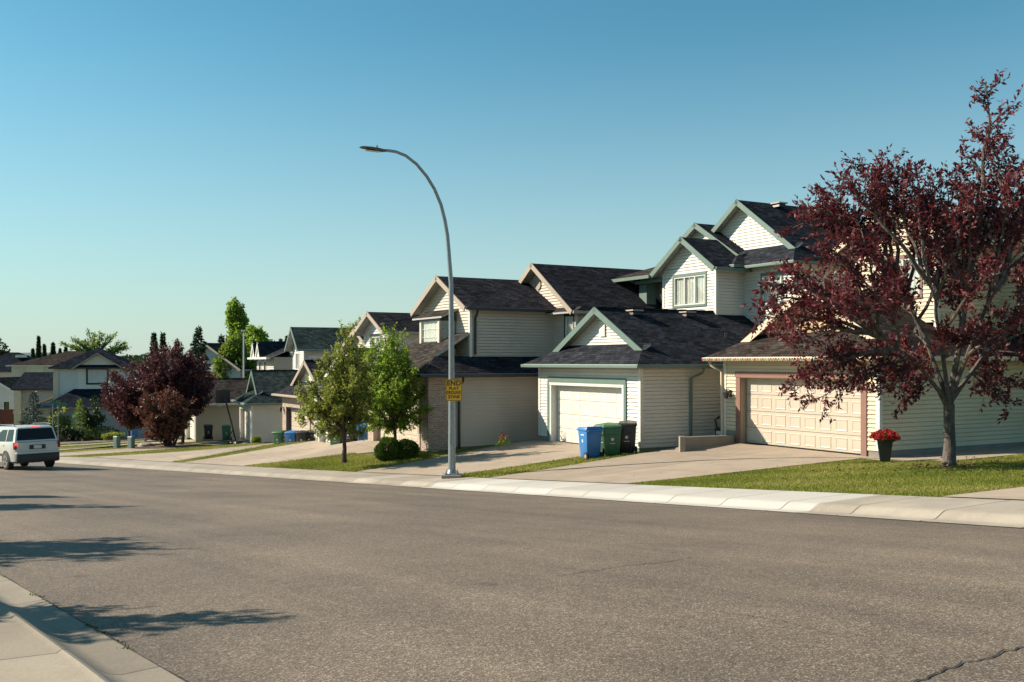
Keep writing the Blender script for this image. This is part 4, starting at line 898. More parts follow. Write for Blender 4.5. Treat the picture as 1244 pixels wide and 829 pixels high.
# ---- background houses
def bg_house(name, label, loc, rz, W, D, ze, zr, wall, sh, tr, ridge='y', wins=(), hip=False, lower=None):
    h = thing(name, label, 'house', loc, R(rz)); mb = MB(); oh = .5
    for (o, e, n, L_) in (((0, 0, 0), (1, 0, 0), (0, -1, 0), W), ((W, 0, 0), (0, 1, 0), (1, 0, 0), D), ((0, 0, 0), (0, 1, 0), (-1, 0, 0), D), ((0, D, 0), (1, 0, 0), (0, 1, 0), W)):
        top = ze
        gab = (not hip) and ((ridge == 'y') == (n[1] != 0))
        poly = [(0, -1), (L_, -1), (L_, ze)]+([(L_/2, zr-.12)] if gab else [])+[(0, ze)]
        hs = [(w[0], w[0]+w[1], w[2], w[3]) for w in wins if n == (0, -1, 0)]
        siding(mb, o, e, n, poly, hs, .25, .02)
    mb.build('wall', wall, h); mb = MB(); k = D/2 if W > D else W/2
    if hip:
        if W >= D: a, b = (k, D/2), (W-k, D/2)
        else: a, b = (W/2, k), (W/2, D-k)
        c = [(-oh, -oh), (W+oh, -oh), (W+oh, D+oh), (-oh, D+oh)]; z = lambda q, zz: (*q, zz)
        if W >= D: qs = [[z(c[0], ze), z(c[1], ze), z(b, zr), z(a, zr)], [z(c[1], ze), z(c[2], ze), z(b, zr)], [z(c[2], ze), z(c[3], ze), z(a, zr), z(b, zr)], [z(c[3], ze), z(c[0], ze), z(a, zr)]]
        else: qs = [[z(c[0], ze), z(c[1], ze), z(a, zr)], [z(c[1], ze), z(c[2], ze), z(b, zr), z(a, zr)], [z(c[2], ze), z(c[3], ze), z(b, zr)], [z(c[3], ze), z(c[0], ze), z(a, zr), z(b, zr)]]
        if abs(W-D) < .01: qs = [[q for i, q in enumerate(qq) if q not in qq[:i]] for qq in qs]
        for q in qs: slab(mb, q, .12)
    elif ridge == 'y':
        for sg in (0, 1): X = -oh if sg else W+oh; slab(mb, [(X, -oh, ze), (X, D+oh, ze), (W/2, D+oh, zr), (W/2, -oh, zr)], .12)
    else:
        for sg in (0, 1): Y = -oh if sg else D+oh; slab(mb, [(-oh, Y, ze), (W+oh, Y, ze), (W+oh, D/2, zr), (-oh, D/2, zr)], .12)
    mb.build('roof', [sh, tr], h)
    if not hip and ridge == 'y':
        mb = MB()
        for sg in (0, 1): mb.beam((-oh if sg else W+oh, -oh-.02, ze), (W/2, -oh-.02, zr+.03), .05, .22)
        mb.build('rake_board', tr, h)
    elif not hip:
        mb = MB()
        for Y in (-oh-.02,): mb.beam((-oh, Y, ze), (W+oh, Y, ze), .1, .16)
        for sg in (0, 1): mb.beam((W+oh+.02, -oh if sg else D+oh, ze), (W+oh+.02, D/2, zr+.03), .05, .2)
        mb.build('fascia', tr, h)
    for w in wins: window(h, (w[0], 0, 0), (1, 0, 0), (0, -1, 0), w[1], w[2], w[3], w[4] if len(w) > 4 else 'tr_white', w[5] if len(w) > 5 else tr, w[6] if len(w) > 6 else 1, curtain=(w[7] if len(w) > 7 else True))
    return h
def P3(px, Y, z): return ((px-622)/F_PX*Y, Y, z)
L1 = bg_house('house', 'white two storey house with dark blue roof and black framed window across the side street', P3(67, 88, -7.0), 17, 6.4, 9, 6.5, 8.35, 'sid_pale', 'sh_navy', 'tr_black', hip=True)
mb = MB(); siding(mb, (0, -.02, 0), (1, 0, 0), (0, -1, 0), [(1.9, 3.0), (5.4, 3.0), (5.4, 6.6), (3.6, 7.7), (1.9, 6.6)], [(2.75, 4.35, 5.1, 6.3)], .25, .02)
mb.build('cross_gable', 'sid_white', L1)
window(L1, (2.75, -.02, 0), (1, 0, 0), (0, -1, 0), 1.6, 5.1, 6.3, 'tr_white', 'tr_black', 2, tw=.17)
mb = MB(); slab(mb, [(1.4, -.55, 6.4), (1.4, 3, 6.4), (3.6, 3, 7.85), (3.6, -.55, 7.85)], .12); slab(mb, [(5.9, -.55, 6.4), (5.9, 3, 6.4), (3.6, 3, 7.85), (3.6, -.55, 7.85)], .12); mb.build('cross_roof', ['sh_navy', 'tr_beige'], L1)
mb = MB(); slab(mb, [(-.8, -3.2, 3.0), (9, -3.2, 3.0), (9, -.02, 4.55), (1.6, -.02, 4.55)], .12); slab(mb, [(-.8, -3.2, 3.0), (-.8, 1, 3.0), (1.6, 1, 4.55), (1.6, -.02, 4.55)], .12); mb.build('porch_roof', ['sh_navy', 'tr_beige'], L1)
mb = MB(); siding(mb, (0, -2.8, 0), (1, 0, 0), (0, -1, 0), [(0, -.5), (8.6, -.5), (8.6, 3), (0, 3)], (), .25, .02); siding(mb, (0, 0, 0), (0, 1, 0), (-1, 0, 0), [(-2.8, -.5), (0, -.5), (0, 3), (-2.8, 3)], (), .25, .02); mb.build('ground_floor_wall', 'sid_grey', L1)
mb = MB(); mb.box((-.15, -.1, 0), (.3, -.04, 6.4)); mb.build('corner_board', 'tr_cream', L1)  # cream strip puts the sunlit left wall edge into the colour
L2 = bg_house('house', 'low dark roofed house with pale corner post, left of the white house across the street', P3(22, 92, -7.1), 12, 4.6, 8, 4.6, 6.1, 'sid_grey', 'sh_navy', 'tr_black', ridge='x')
mb = MB(); mb.box((-.25, -.45, 0), (.35, -.05, 4.4)); mb.box((-.3, -.5, 2.2), (.4, 0, 2.5)); mb.build('post', 'tr_cream', L2)
mb = MB(); slab(mb, [(1.3, -3.5, 2.9), (5.5, -3.5, 4.6), (5.5, -.5, 4.6), (1.3, -.5, 2.9)], .15); mb.build('porch_roof', ['sh_grey', 'tr_beige'], L2)
L3 = bg_house('house', 'taupe house with brown hip roof behind the dark garage roof at far left', P3(14, 118, -7.6), 6, 12, 10, 7.2, 9.0, 'sid_tan', 'sh_brown', 'tr_white', hip=True, wins=[(1.9, 1.7, 5.6, 7.0, 'tr_white', 'tr_white', 0)])
L4 = bg_house('house', 'house with big dark blue hip roof and white skylight at the far left edge', P3(-52, 125, -7.8), 12, 11, 10, 6.6, 9.1, 'sid_grey', 'sh_navy', 'tr_black', hip=True)
mb = MB(); mb.box((6.2, 2.6, 8.4), (7.4, 3.4, 8.75)); mb.build('skylight', 'tr_white', L4)
L5 = bg_house('house', 'white gabled bungalow with small dark window at the left edge, behind the parked car', P3(-34, 100, -7.2), 3, 4.3, 8, 4.0, 5.6, 'sid_pale', 'sh_grey', 'tr_white', ridge='y', wins=[(3.2, .55, 2.1, 3.1, 'tr_black', 'tr_white', 0, False)])
H1 = bg_house('house', 'grey house with slate roof and white fascia seen above the purple trees', P3(213, 108, -7.0), -24, 9, 11, 6.2, 9.1, 'sid_grey', 'sh_navy', 'tr_beige', ridge='y')
mb = MB(); mb.box((7.6, 6, 6.0), (8.2, 6.6, 9.6)); mb.build('chimney', 'chim', H1)
H2 = bg_house('house', 'dark roofed house far behind between the purple tree and the white house', P3(140, 140, -8.0), 3, 12, 10, 6.4, 8.8, 'sid_grey', 'sh_grey', 'tr_beige', hip=True)
H3 = bg_house('house', 'distant brown roofed house behind the poplars', P3(262, 125, -6.8), -10, 9, 9, 6.4, 9.0, 'sid_grey', 'sh_black', 'tr_tan', hip=True)
# red board fence, far left
ft = thing('board_fence', 'low red brown board fence under the white bungalow', 'fence', P3(-14, 96, -7.0), R(2))
mb = MB()
for k in range(22): mb.box((k*.15, 0, 0), (k*.15+.14, .02, 2.3+.02*(k % 3)))
mb.build('boards', 'fence_red', ft); mb = MB(); mb.box((0, .021, .4), (3.3, .06, .5)); mb.box((0, .021, 1.8), (3.3, .06, 1.9)); mb.build('rail', 'fence_red', ft)

# ------------------------------------------------------------------ street lamp, solved in the vertical plane square to the kerb
LB = (-.0619*29.4, 29.4); LZ = -137/F_PX*29.4
lamp = thing('street_lamp', 'tall grey street lamp with arched arm carrying the yellow sign on the grass strip', 'street lamp', (LB[0], LB[1], LZ), 0)
def lamp_pt(px, py):
    k = (px-622)/F_PX; t = (LB[0]-k*LB[1])/(NX-k*NY)   # X=-NX t, Y=-NY t
    X, Y = LB[0]-NX*t, LB[1]-NY*t
    return Vector((X-LB[0], Y-LB[1], -(py-HOR)/F_PX*Y-LZ))
pole_px = [(549, 577), (548.6, 520), (548, 460), (547.4, 400), (546.5, 345), (544.6, 300), (543.4, 286), (540.4, 268), (535.7, 249), (527.8, 230), (518.4, 214.5), (506, 199.6), (493, 189.4), (480.8, 184.6), (471.4, 183.2), (464, 183)]
pts = [lamp_pt(549+(a-549)*1.0, b) for a, b in pole_px]; pts[0] = Vector((0, 0, .05))
for i in range(1, 5): pts[i].x *= .4; pts[i].y *= .4
n_ = len(pts); mb = MB(); mb.tube(pts, [.118-.078*(p_.z/10.0)**.9 if p_.z > 0 else .118 for p_ in pts], 14); mb.build('pole', 'galv', lamp, smooth=True)
mb = MB(); mb.box((-.20, -.20, .02), (.20, .20, .055)); mb.tube([(0, 0, .05), (0, 0, .16)], [.16, .122], 14); mb.build('base_plate', 'galv', lamp, bevel=.004)
mb = MB(); mb.box((-.30, -.30, -.35), (.30, .30, .018)); mb.build('base_pad', 'walk_old', lamp, bevel=.01)
for sx in (-1, 1):
    for sy in (-1, 1):
        mb = MB(); mb.tube([(sx*.16, sy*.16, .055), (sx*.16, sy*.16, .085)], .030, 6); mb.tube([(sx*.16, sy*.16, .08), (sx*.16, sy*.16, .15)], .012, 6); mb.build('bolt', 'galv', lamp)
hd = pts[-1]; ax = Vector((-NX, -NY, 0)).normalized(); sd = Vector((-ax.y, ax.x, 0))
secs = [(-.12, .05, .03, .02), (.0, .10, .05, .05), (.12, .14, .055, .055), (.35, .17, .05, .045), (.58, .15, .03, .03), (.68, .08, .01, .015)]
mb = MB(); rings = []
for (d, w, hu, hdn) in secs:
    c = hd+ax*d+Vector((0, 0, .045*d)); ring = [c+sd*math.cos(a)*w+Vector((0, 0, (hu if math.sin(a) > 0 else hdn)*math.sin(a))) for a in [2*math.pi*k/14 for k in range(14)]]; rings.append(ring)
for i in range(len(rings)-1):
    for k in range(14): mb.add([rings[i][k], rings[i][(k+1) % 14], rings[i+1][(k+1) % 14], rings[i+1][k]])
mb.add(rings[0][::-1]); mb.add(rings[-1]); head = mb.build('lamp_head', 'steel', lamp, smooth=True, weld=True)
mb = MB(); c = hd+ax*.30+Vector((0, 0, .06)); mb.tube([c-ax*.14, c-ax*.14+Vector((0, 0, .07))], .03, 8); mb.build('photo_cell', 'galv', head)
mb = MB(); q = [hd+ax*d+sd*s+Vector((0, 0, -.052)) for d, s in ((.06, -.1), (.06, .1), (.5, .1), (.5, -.1))]; mb.add(q); mb.build('lens', 'p_lbl', head)
mb = MB(); hh = 1.1; mb.box((-.045, -.135, hh-.14), (.045, -.112, hh+.14)); mb.build('hand_hole', 'galv', lamp)

# yellow sign on the pole, facing the camera
def text_mesh(name, txt, size, mat, parent, loc, rot=(R(90), 0, 0), sx=1, thick=.001, bold=0.012):
    cu = bpy.data.curves.new(name, 'FONT'); cu.body = txt; cu.size = size; cu.align_x = 'CENTER'; cu.align_y = 'CENTER'; cu.extrude = thick; cu.offset = bold*size; cu.space_character = 1.08
    o = bpy.data.objects.new(name, cu); C.objects.link(o); bpy.context.view_layer.update()
    me = bpy.data.meshes.new_from_object(o.evaluated_get(bpy.context.evaluated_depsgraph_get())); bpy.data.objects.remove(o)
    me.materials.clear(); me.materials.append(M[mat]); o = bpy.data.objects.new(name, me); C.objects.link(o)
    o.parent = parent; o.location = loc; o.rotation_euler = rot; o.scale = (sx, 1, 1); return o
sgz = -(474.2-HOR)/F_PX*29.25; sgx = (551.4-622)/F_PX*29.25
sign = thing('playground_sign', 'yellow END PLAYGROUND ZONE sign with black border on the street lamp pole', 'sign', (sgx, 29.25, sgz), R(3))
def rrect(mb, w, h, r, y, mi=0, back=None):
    P = []
    for cx, cz, a0 in ((w/2-r, h/2-r, 0), (-w/2+r, h/2-r, 90), (-w/2+r, -h/2+r, 180), (w/2-r, -h/2+r, 270)):
        for k in range(5): a = R(a0+22.5*k); P.append((cx+r*math.cos(a), cz+r*math.sin(a)))
    mb.add([(p_[0], y, p_[1]) for p_ in P][::-1], mi)
    if back is not None:
        for i in range(len(P)): j = (i+1) % len(P); mb.add([(P[i][0], y, P[i][1]), (P[j][0], y, P[j][1]), (P[j][0], back, P[j][1]), (P[i][0], back, P[i][1])], mi)
        mb.add([(p_[0], back, p_[1]) for p_ in P], mi)
SWD, SHT = .495, .655
mb = MB(); rrect(mb, SWD, SHT, .045, -.002, 0, .003); mb.build('panel', 'sign_y', sign)
mb = MB()
def ring(mb, w, h, r, t, y):
    def pr(w, h, r): return [(cx+r*math.cos(R(a0+22.5*k)), cz+r*math.sin(R(a0+22.5*k))) for cx, cz, a0 in ((w/2-r, h/2-r, 0), (-w/2+r, h/2-r, 90), (-w/2+r, -h/2+r, 180), (w/2-r, -h/2+r, 270)) for k in range(5)]
    A, B = pr(w, h, r), pr(w-2*t, h-2*t, r-t*.6)
    for i in range(len(A)): j = (i+1) % len(A); mb.add([(A[j][0], y, A[j][1]), (A[i][0], y, A[i][1]), (B[i][0], y, B[i][1]), (B[j][0], y, B[j][1])])
ring(mb, SWD-.022, SHT-.022, .038, .013, -.0045); mb.build('border', 'ink', sign)
for txt, z, s, sx in (('END', .205, .205, .98), ('PLAY', .05, .125, .98), ('GROUND', -.075, .125, .76), ('ZONE', -.205, .125, .98)): text_mesh('lettering', txt, s, 'ink', sign, (0, -.0055, z), sx=sx, bold=.03)
mb = MB(); mb.box((-.10, .003, .16), (.02, .05, .19)); mb.box((-.10, .003, -.19), (.02, .05, -.16)); mb.build('bracket', 'galv', sign)

# second, far lamp pole behind the garages
l2 = thing('street_lamp', 'thin pale lamp pole standing before the bright green trees far behind', 'street lamp', at_px(296, 100, z=-8), 0)
mb = MB(); mb.tube([(0, 0, 0), (0, 0, 11.2)], [.10, .07], 8); mb.build('pole', 'tr_white', l2, smooth=True)
mb = MB(); mb.box((-.25, -.1, 11.1), (.15, .1, 11.3)); mb.build('lamp_head', 'tr_white', l2, bevel=.03)

# ------------------------------------------------------------------ wheeled bins
def make_bin(label, loc, rz, mat, lid=None, logo=True, group=None):
    t = thing('wheelie_bin', label, 'bin', loc, rz, group)
    mb = MB()   # body leans out to the top; front = -y
    v = [(-.235, -.24, .06), (.235, -.24, .06), (.235, .24, .06), (-.235, .24, .06), (-.29, -.34, .96), (.29, -.34, .96), (.29, .30, .96), (-.29, .30, .96)]
    mb.quads(v, ((0, 3, 2, 1), (4, 5, 6, 7), (0, 1, 5, 4), (1, 2, 6, 5), (2, 3, 7, 6), (3, 0, 4, 7))); mb.build('body', mat, t, bevel=.03, smooth=True)
    mb = MB(); mb.box((-.315, -.36, .93), (.315, .33, .965)); mb.build('rim', mat, t, bevel=.012)
    mb = MB(); v = [(-.32, -.38, .966), (.32, -.38, .966), (.32, .33, .975), (-.32, .33, .975), (-.27, -.32, 1.035), (.27, -.32, 1.035), (.27, .30, 1.085), (-.27, .30, 1.085)]
    mb.quads(v, ((0, 3, 2, 1), (4, 5, 6, 7), (0, 1, 5, 4), (1, 2, 6, 5), (2, 3, 7, 6), (3, 0, 4, 7))); mb.build('lid', lid or mat, t, bevel=.02, smooth=True)
    mb = MB(); mb.tube([(-.26, .30, .93), (-.26, .40, .95), (-.2, .42, .95), (.2, .42, .95), (.26, .40, .95), (.26, .30, .93)], .018, 8); mb.build('handle', lid or mat, t, smooth=True)
    mb = MB(); mb.box((-.20, -.345, .70), (.20, -.30, .74)); mb.box((-.17, -.295, .12), (-.14, -.255, .68)); mb.box((.14, -.295, .12), (.17, -.255, .68)); mb.build('rib', mat, t, bevel=.01)
    for s in (-1, 1):
        mb = MB(); mb.tube([(s*.245, .25, .125), (s*.305, .25, .125)], .125, 18); w = mb.build('wheel', 'rubber', t, smooth=True)
        mb = MB(); mb.tube([(s*.300, .25, .125), (s*.312, .25, .125)], .065, 12); mb.build('hub', 'tr_beige', w)
    mb = MB(); mb.tube([(-.25, .25, .125), (.25, .25, .125)], .012, 6); mb.build('axle', 'steel', t)
    if logo:
        mb = MB(); f = lambda a, z: (a, -.345+(.96-z)*.111-.006, z)
        mb.add([f(.05*math.cos(R(k*30)), .58+.05*math.sin(R(k*30))) for k in range(12)]); mb.add([f(-.09, .44), f(.09, .44), f(.09, .46), f(-.09, .46)])
        sx = lambda y, z: (-.291+(.96-z)*.061-.004, y, z)
        mb.add([sx(-.12, .78), sx(-.12, .82), sx(.10, .82), sx(.10, .78)]); mb.add([sx(.05*math.cos(R(k*30))-.02, .60+.06*math.sin(R(k*30))) for k in range(12)])
        sp = lambda y, z: (.291-(.96-z)*.061+.004, y, z)
        mb.add([sp(-.12, .78), sp(.10, .78), sp(.10, .82), sp(-.12, .82)]); mb.add([sp(.05*math.cos(R(k*30))-.02, .60+.06*math.sin(R(k*30))) for k in range(12)])
        mb.build('emblem', 'p_lbl', t)
    return t
def on_far(px, Y): x = (px-622)/F_PX*Y; u, n = toUN(x, Y); return (x, Y, far_ground(u, n)+.01)
HR = R(-60.5)
g1 = 'bins at the corner of the white garage'
make_bin('blue wheelie bin with its wheel showing, leftmost of the bins by the white garage door', on_far(717, 31.6), R(203), 'p_blue', group=g1)
make_bin('light lidded green bin tucked behind the blue one beside the white garage door', on_far(738, 32.3), HR+R(8), 'p_green', 'p_lime', group=g1)
make_bin('dark green wheelie bin between the blue bin and the black bin at the white garage', on_far(743.5, 31.7), HR+R(58), 'p_green', group=g1)
make_bin('black wheelie bin at the right end, against the corner of the white garage', on_far(762, 31.9), HR+R(50), 'p_black', group=g1)
g2 = 'bins before the brick garage'
make_bin('green wheelie bin, left of the three before the pinkish brick garage', on_far(340, 54.6), HR+R(45), 'p_green', group=g2)
make_bin('blue wheelie bin with white emblem, middle of the three before the pinkish brick garage', on_far(355, 54.4), HR+R(50), 'p_blue', group=g2)
make_bin('black wheelie bin beside the blue one, before the pinkish brick garage', on_far(368.5, 54.2), HR+R(50), 'p_black', group=g2)
make_bin('second black bin, half hidden behind the young tree, before the brick garage', on_far(378, 54.4), HR+R(50), 'p_black', group=g2)
g3 = 'bins behind the young green trees'
make_bin('green bin seen under the crown between the two young green trees', on_far(410, 45.6), HR+R(45), 'p_lime', group=g3)
make_bin('black bin under the crown of the young green trees, beside the green one', on_far(426, 45.4), HR+R(45), 'p_black', group=g3)
make_bin('blue bin under the crown, just left of the round bushes', on_far(443, 44.9), HR+R(45), 'p_blue', group=g3)
make_bin('black bin against the beige garage wall left of the basketball hoop', (*at_px(253, 66.4)[:2], ground_z(*at_px(253, 66.4)[:2])+.02), R(20), 'p_black')
make_bin('green bin against the beige garage wall behind the hoop pole', (*at_px(275.5, 65.4)[:2], ground_z(*at_px(275.5, 65.4)[:2])+.02), R(10), 'p_lime')
make_bin('small blue bin below the purple tree by the far side street', (*at_px(163, 78)[:2], ground_z(*at_px(163, 78)[:2])+.25), R(30), 'p_blue', logo=False)

# ------------------------------------------------------------------ basketball hoop
bx_, by_, _ = at_px(283, 62.5); bz_ = ground_z(bx_, by_)+.02
hoop = thing('basketball_hoop', 'black portable basketball hoop leaning over the drive beside the purple tree', 'basketball hoop', (bx_, by_, bz_), R(-38))
mb = MB(); mb.frust((.25, 0, 0), 1.15, .75, .85, .5, .22); mb.build('base', 'blackplast', hoop, bevel=.04)
mb = MB(); mb.tube([(.30, 0, .2), (-.25, 0, 1.6), (-.72, 0, 2.65)], .055, 8); mb.tube([(.30, .0, .3), (-.72, 0, .25)], .03, 6); mb.tube([(-.7, 0, .25), (.03, 0, .95)], .035, 6); mb.build('pole', 'blackplast', hoop)
mb = MB(); mb.tube([(-.65, 0, 2.5), (-1.05, 0, 2.9)], .03, 6); mb.tube([(-.72, 0, 2.65), (-1.0, 0, 3.1)], .03, 6); mb.build('arm', 'blackplast', hoop)
mb = MB(); mb.box((-1.1, -.55, 2.62), (-1.06, .55, 3.5)); bb = mb.build('backboard', 'blackplast', hoop, bevel=.01); 
mb = MB(); mb.tube([(-1.36+.23*math.cos(R(a)), .23*math.sin(R(a)), 2.75) for a in range(0, 361, 24)], .012, 5); mb.build('rim', 'tr_red', hoop)
mb = MB()
for a in range(0, 360, 30): mb.tube([(-1.36+.22*math.cos(R(a)), .22*math.sin(R(a)), 2.74), (-1.36+.14*math.cos(R(a+20)), .14*math.sin(R(a+20)), 2.36)], .006, 3)
mb.build('net', 'p_lbl', hoop)

# ------------------------------------------------------------------ utility boxes, street name posts, kerb stones
for px, Y, lb in ((142, 61.5, 'left grey green utility box on the verge before the side street'), (159.5, 60.8, 'right grey green utility box, nearer the purple tree')):
    x, y, _ = at_px(px, Y); z = ground_z(x, y); t = thing('utility_box', lb, 'utility box', (x, y, z), R(-25), 'utility boxes on the verge')
    mb = MB(); mb.box((-.17, -.15, -.1), (.17, .15, .70)); mb.build('cabinet', 'box_green', t, bevel=.03); mb = MB(); mb.frust((0, 0, .70), .38, .34, .30, .26, .05); mb.build('cap', 'box_green', t, bevel=.01); mb = MB(); mb.box((-.13, -.160, .1), (.13, -.15, .62)); mb.build('door', 'box_green', t)
for px, Y, lb, mt, dx in ((64, 74, 'blue and green street name blades on a thin post behind the silver car', 'sign_b', -.3), (70.5, 74.3, 'green street name sign on the right hand thin post behind the silver car', 'sign_g', .2)):
    x, y, _ = at_px(px, Y); z = ground_z(x, y); t = thing('street_name_sign', lb, 'street sign', (x, y, z), R(10)); zt = -(491-HOR)/F_PX*Y-z
    mb = MB(); mb.tube([(0, 0, -.2), (0, 0, zt)], .035, 8); mb.build('post', 'galv', t)
    mb = MB(); mb.box((-.45+dx, -.012, zt-.12), (.45+dx, .012, zt+.08)); mb.build('blade', mt, t)
    mb = MB(); mb.box((-.012, -.4, zt+.1), (.012, .4, zt+.28)); mb.build('blade', 'sign_g', t)
rs_ = np.random.RandomState(3)
def boulder(label, loc, sx, sy, sz, seed):
    bm = bmesh.new(); bmesh.ops.create_icosphere(bm, subdivisions=3, radius=1); r = np.random.RandomState(seed)
    w = r.normal(size=(5, 3))
    for v in bm.verts:
        d = 1+.10*sum(math.sin(3*v.co.dot(Vector(q))+i) for i, q in enumerate(w))/2; v.co = Vector((v.co.x*sx*d, v.co.y*sy*d, max(v.co.z, -.3)*sz*d))
    me = bpy.data.meshes.new('boulder'); bm.to_mesh(me); bm.free(); me.materials.append(M['stone']); o = bpy.data.objects.new('boulder', me); C.objects.link(o); o.location = loc; tag(o, label, 'rock')
def fp(px, Y): x, y, _ = at_px(px, Y); return (x, y, ground_z(x, y))
boulder('flat pale boulder on the mulch left of the bronze tree stems', fp(178, 62), .55, .4, .28, 1)
boulder('small dark rock right of the bronze tree stems', fp(218, 63), .25, .22, .2, 2)
boulder('low rock beside the hoop base at the edge of the grass', fp(297, 61.5), .4, .25, .16, 4)
# low retaining wall between the white garage and the cream one
x, y, _ = at_px(832, 30.6)
rw = thing('retaining_wall', 'low grey concrete retaining wall between the white garage and the cream garage', 'wall', (x, y, -3.2), 0)
mb = MB(); A_ = Vector((x, y, 0)); 
pA, pB = Vector(at_px(830, 30.7, z=0)), Vector(at_px(893, 32.1, z=0)); d = (pB-pA).normalized(); s_ = Vector((-d.y, d.x, 0))
q = [pA-A_, pB-A_, pB-A_+s_*.2, pA-A_+s_*.2]
for zz0, zz1 in ((-.1, .70),):
    v = [(a.x, a.y, zz0) for a in q]+[(q[0].x, q[0].y, .82), (q[1].x, q[1].y, .78), (q[2].x, q[2].y, .78), (q[3].x, q[3].y, .82)]
    mb.quads(v, ((0, 3, 2, 1), (4, 5, 6, 7), (0, 1, 5, 4), (1, 2, 6, 5), (2, 3, 7, 6), (3, 0, 4, 7)))
mb.build('wall', 'found', rw, bevel=.015)
mb = MB(); mb.box((-.16, -.03, -.1), (.02, .22, .85)); mb.build('end_post', 'walk_old', rw, bevel=.01)
# black canister behind the wall
x, y, _ = at_px(876, 33.2); t = thing('garden_cart', 'black curved cart with white label leaning behind the low concrete wall', 'cart', (x, y, -2.85), R(-40))
mb = MB(); mb.frust((0, 0, .1), .30, .26, .36, .30, .5); mb.build('tub', 'p_black', t, bevel=.04); mb = MB(); mb.tube([(-.15, 0, .55), (-.22, 0, .85), (-.08, 0, .98), (.12, 0, .95), (.2, 0, .8)], .035, 8); mb.build('handle', 'p_black', t, smooth=True)
mb = MB(); mb.box((-.10, -.17, .38), (.10, -.155, .5)); mb.build('label', 'p_lbl', t)
for s in (-1, 1): mb = MB(); mb.tube([(s*.2, .05, .12), (s*.25, .05, .12)], .12, 14); mb.build('wheel', 'rubber', t)

# ------------------------------------------------------------------ flower planter
x, y, _ = at_px(1075, 25.6); zp_ = -(560.5-HOR)/F_PX*25.6
pl_ = thing('planter', 'tall tapered black planter with red flowers at the cream garage corner', 'planter', (x, y, zp_), R(-20))
mb = MB(); mb.frust((0, 0, 0), .25, .25, .40, .40, .56); mb.build('pot', 'pot', pl_, bevel=.025)
mb = MB(); mb.frust((0, 0, .50), .36, .36, .38, .38, .05); mb.build('soil', 'soil', pl_)
P, D = [], []
for k in range(700):
    v = unit(RS.normal(size=3)); v[2] = abs(v[2]); P.append((v[0]*.27*RS.rand()**.4, v[1]*.27*RS.rand()**.4, .55+v[2]*.17*RS.rand()**.4)); D.append(v+RS.normal(size=3)*.4)
leaf_mesh('foliage', P, D, .055, 'lf_bush', pl_, seed=3, wid=.6)
P, D = [], []
for k in range(75):
    v = unit(RS.normal(size=3)); v[2] = abs(v[2])*.9+.05; c = np.array([v[0]*.34, v[1]*.34, .60+v[2]*.20])
    for j in range(22): q = RS.normal(size=3); P.append(c+unit(q)*.022); D.append(q+v*.6)
leaf_mesh('flower', P, D, .045, 'petal', pl_, seed=4, wid=.8)
# small red flowering plant against the beige side wall
x, y, _ = at_px(611, 36.2); t = thing('flowering_plant', 'small red flowering plant at the foot of the beige side wall', 'plant', (x, y, ground_z(x, y)), 0)
P, D = [], []
for k in range(160): v = RS.normal(size=3)*.12; P.append((v[0], v[1], .15+abs(v[2])*1.4)); D.append(RS.normal(size=3)+np.array([0, 0, 1]))
leaf_mesh('foliage', P, D, .09, 'lf_green', t, seed=6)
P, D = [], []
for k in range(90): v = RS.normal(size=3)*.08; P.append((v[0], v[1], .48+v[2]*1.6)); D.append(RS.normal(size=3))
leaf_mesh('flower', P, D, .05, 'petal', t, seed=7, wid=.8)

# ------------------------------------------------------------------ vehicles (x right, y forward, z up; origin under the middle)
def loft_body(mb, secs, mi=0, cap=True):
    rings = secs; m = len(rings[0])
    for i in range(len(rings)-1):
        for k in range(m): mb.add([rings[i][k], rings[i+1][k], rings[i+1][(k+1) % m], rings[i][(k+1) % m]], mi)
    if cap: mb.add(rings[0], mi); mb.add(rings[-1][::-1], mi)
def wheel(t, x, y, r, w):
    mb = MB(); s = 1 if x > 0 else -1; mb.tube([(x-s*w, y, r), (x-s*w*.9, y, r), (x-s*w*.1, y, r), (x, y, r)], [r*.9, r, r, r*.9], 22); wh = mb.build('wheel', 'rubber', t, smooth=True)
    mb = MB(); mb.tube([(x-s*.02, y, r), (x+s*.008, y, r)], r*.66, 20)
    o = mb.build('rim', 'rim', wh)
    mb = MB()
    for k in range(5): a = R(72*k+10); mb.beam((x+s*.011, y+math.cos(a)*r*.18, r+math.sin(a)*r*.18), (x+s*.011, y+math.cos(a+.35)*r*.55, r+math.sin(a+.35)*r*.55), .10, .004, up=(s, 0, 0))
    mb.build('spoke_gap', 'blackplast', wh)
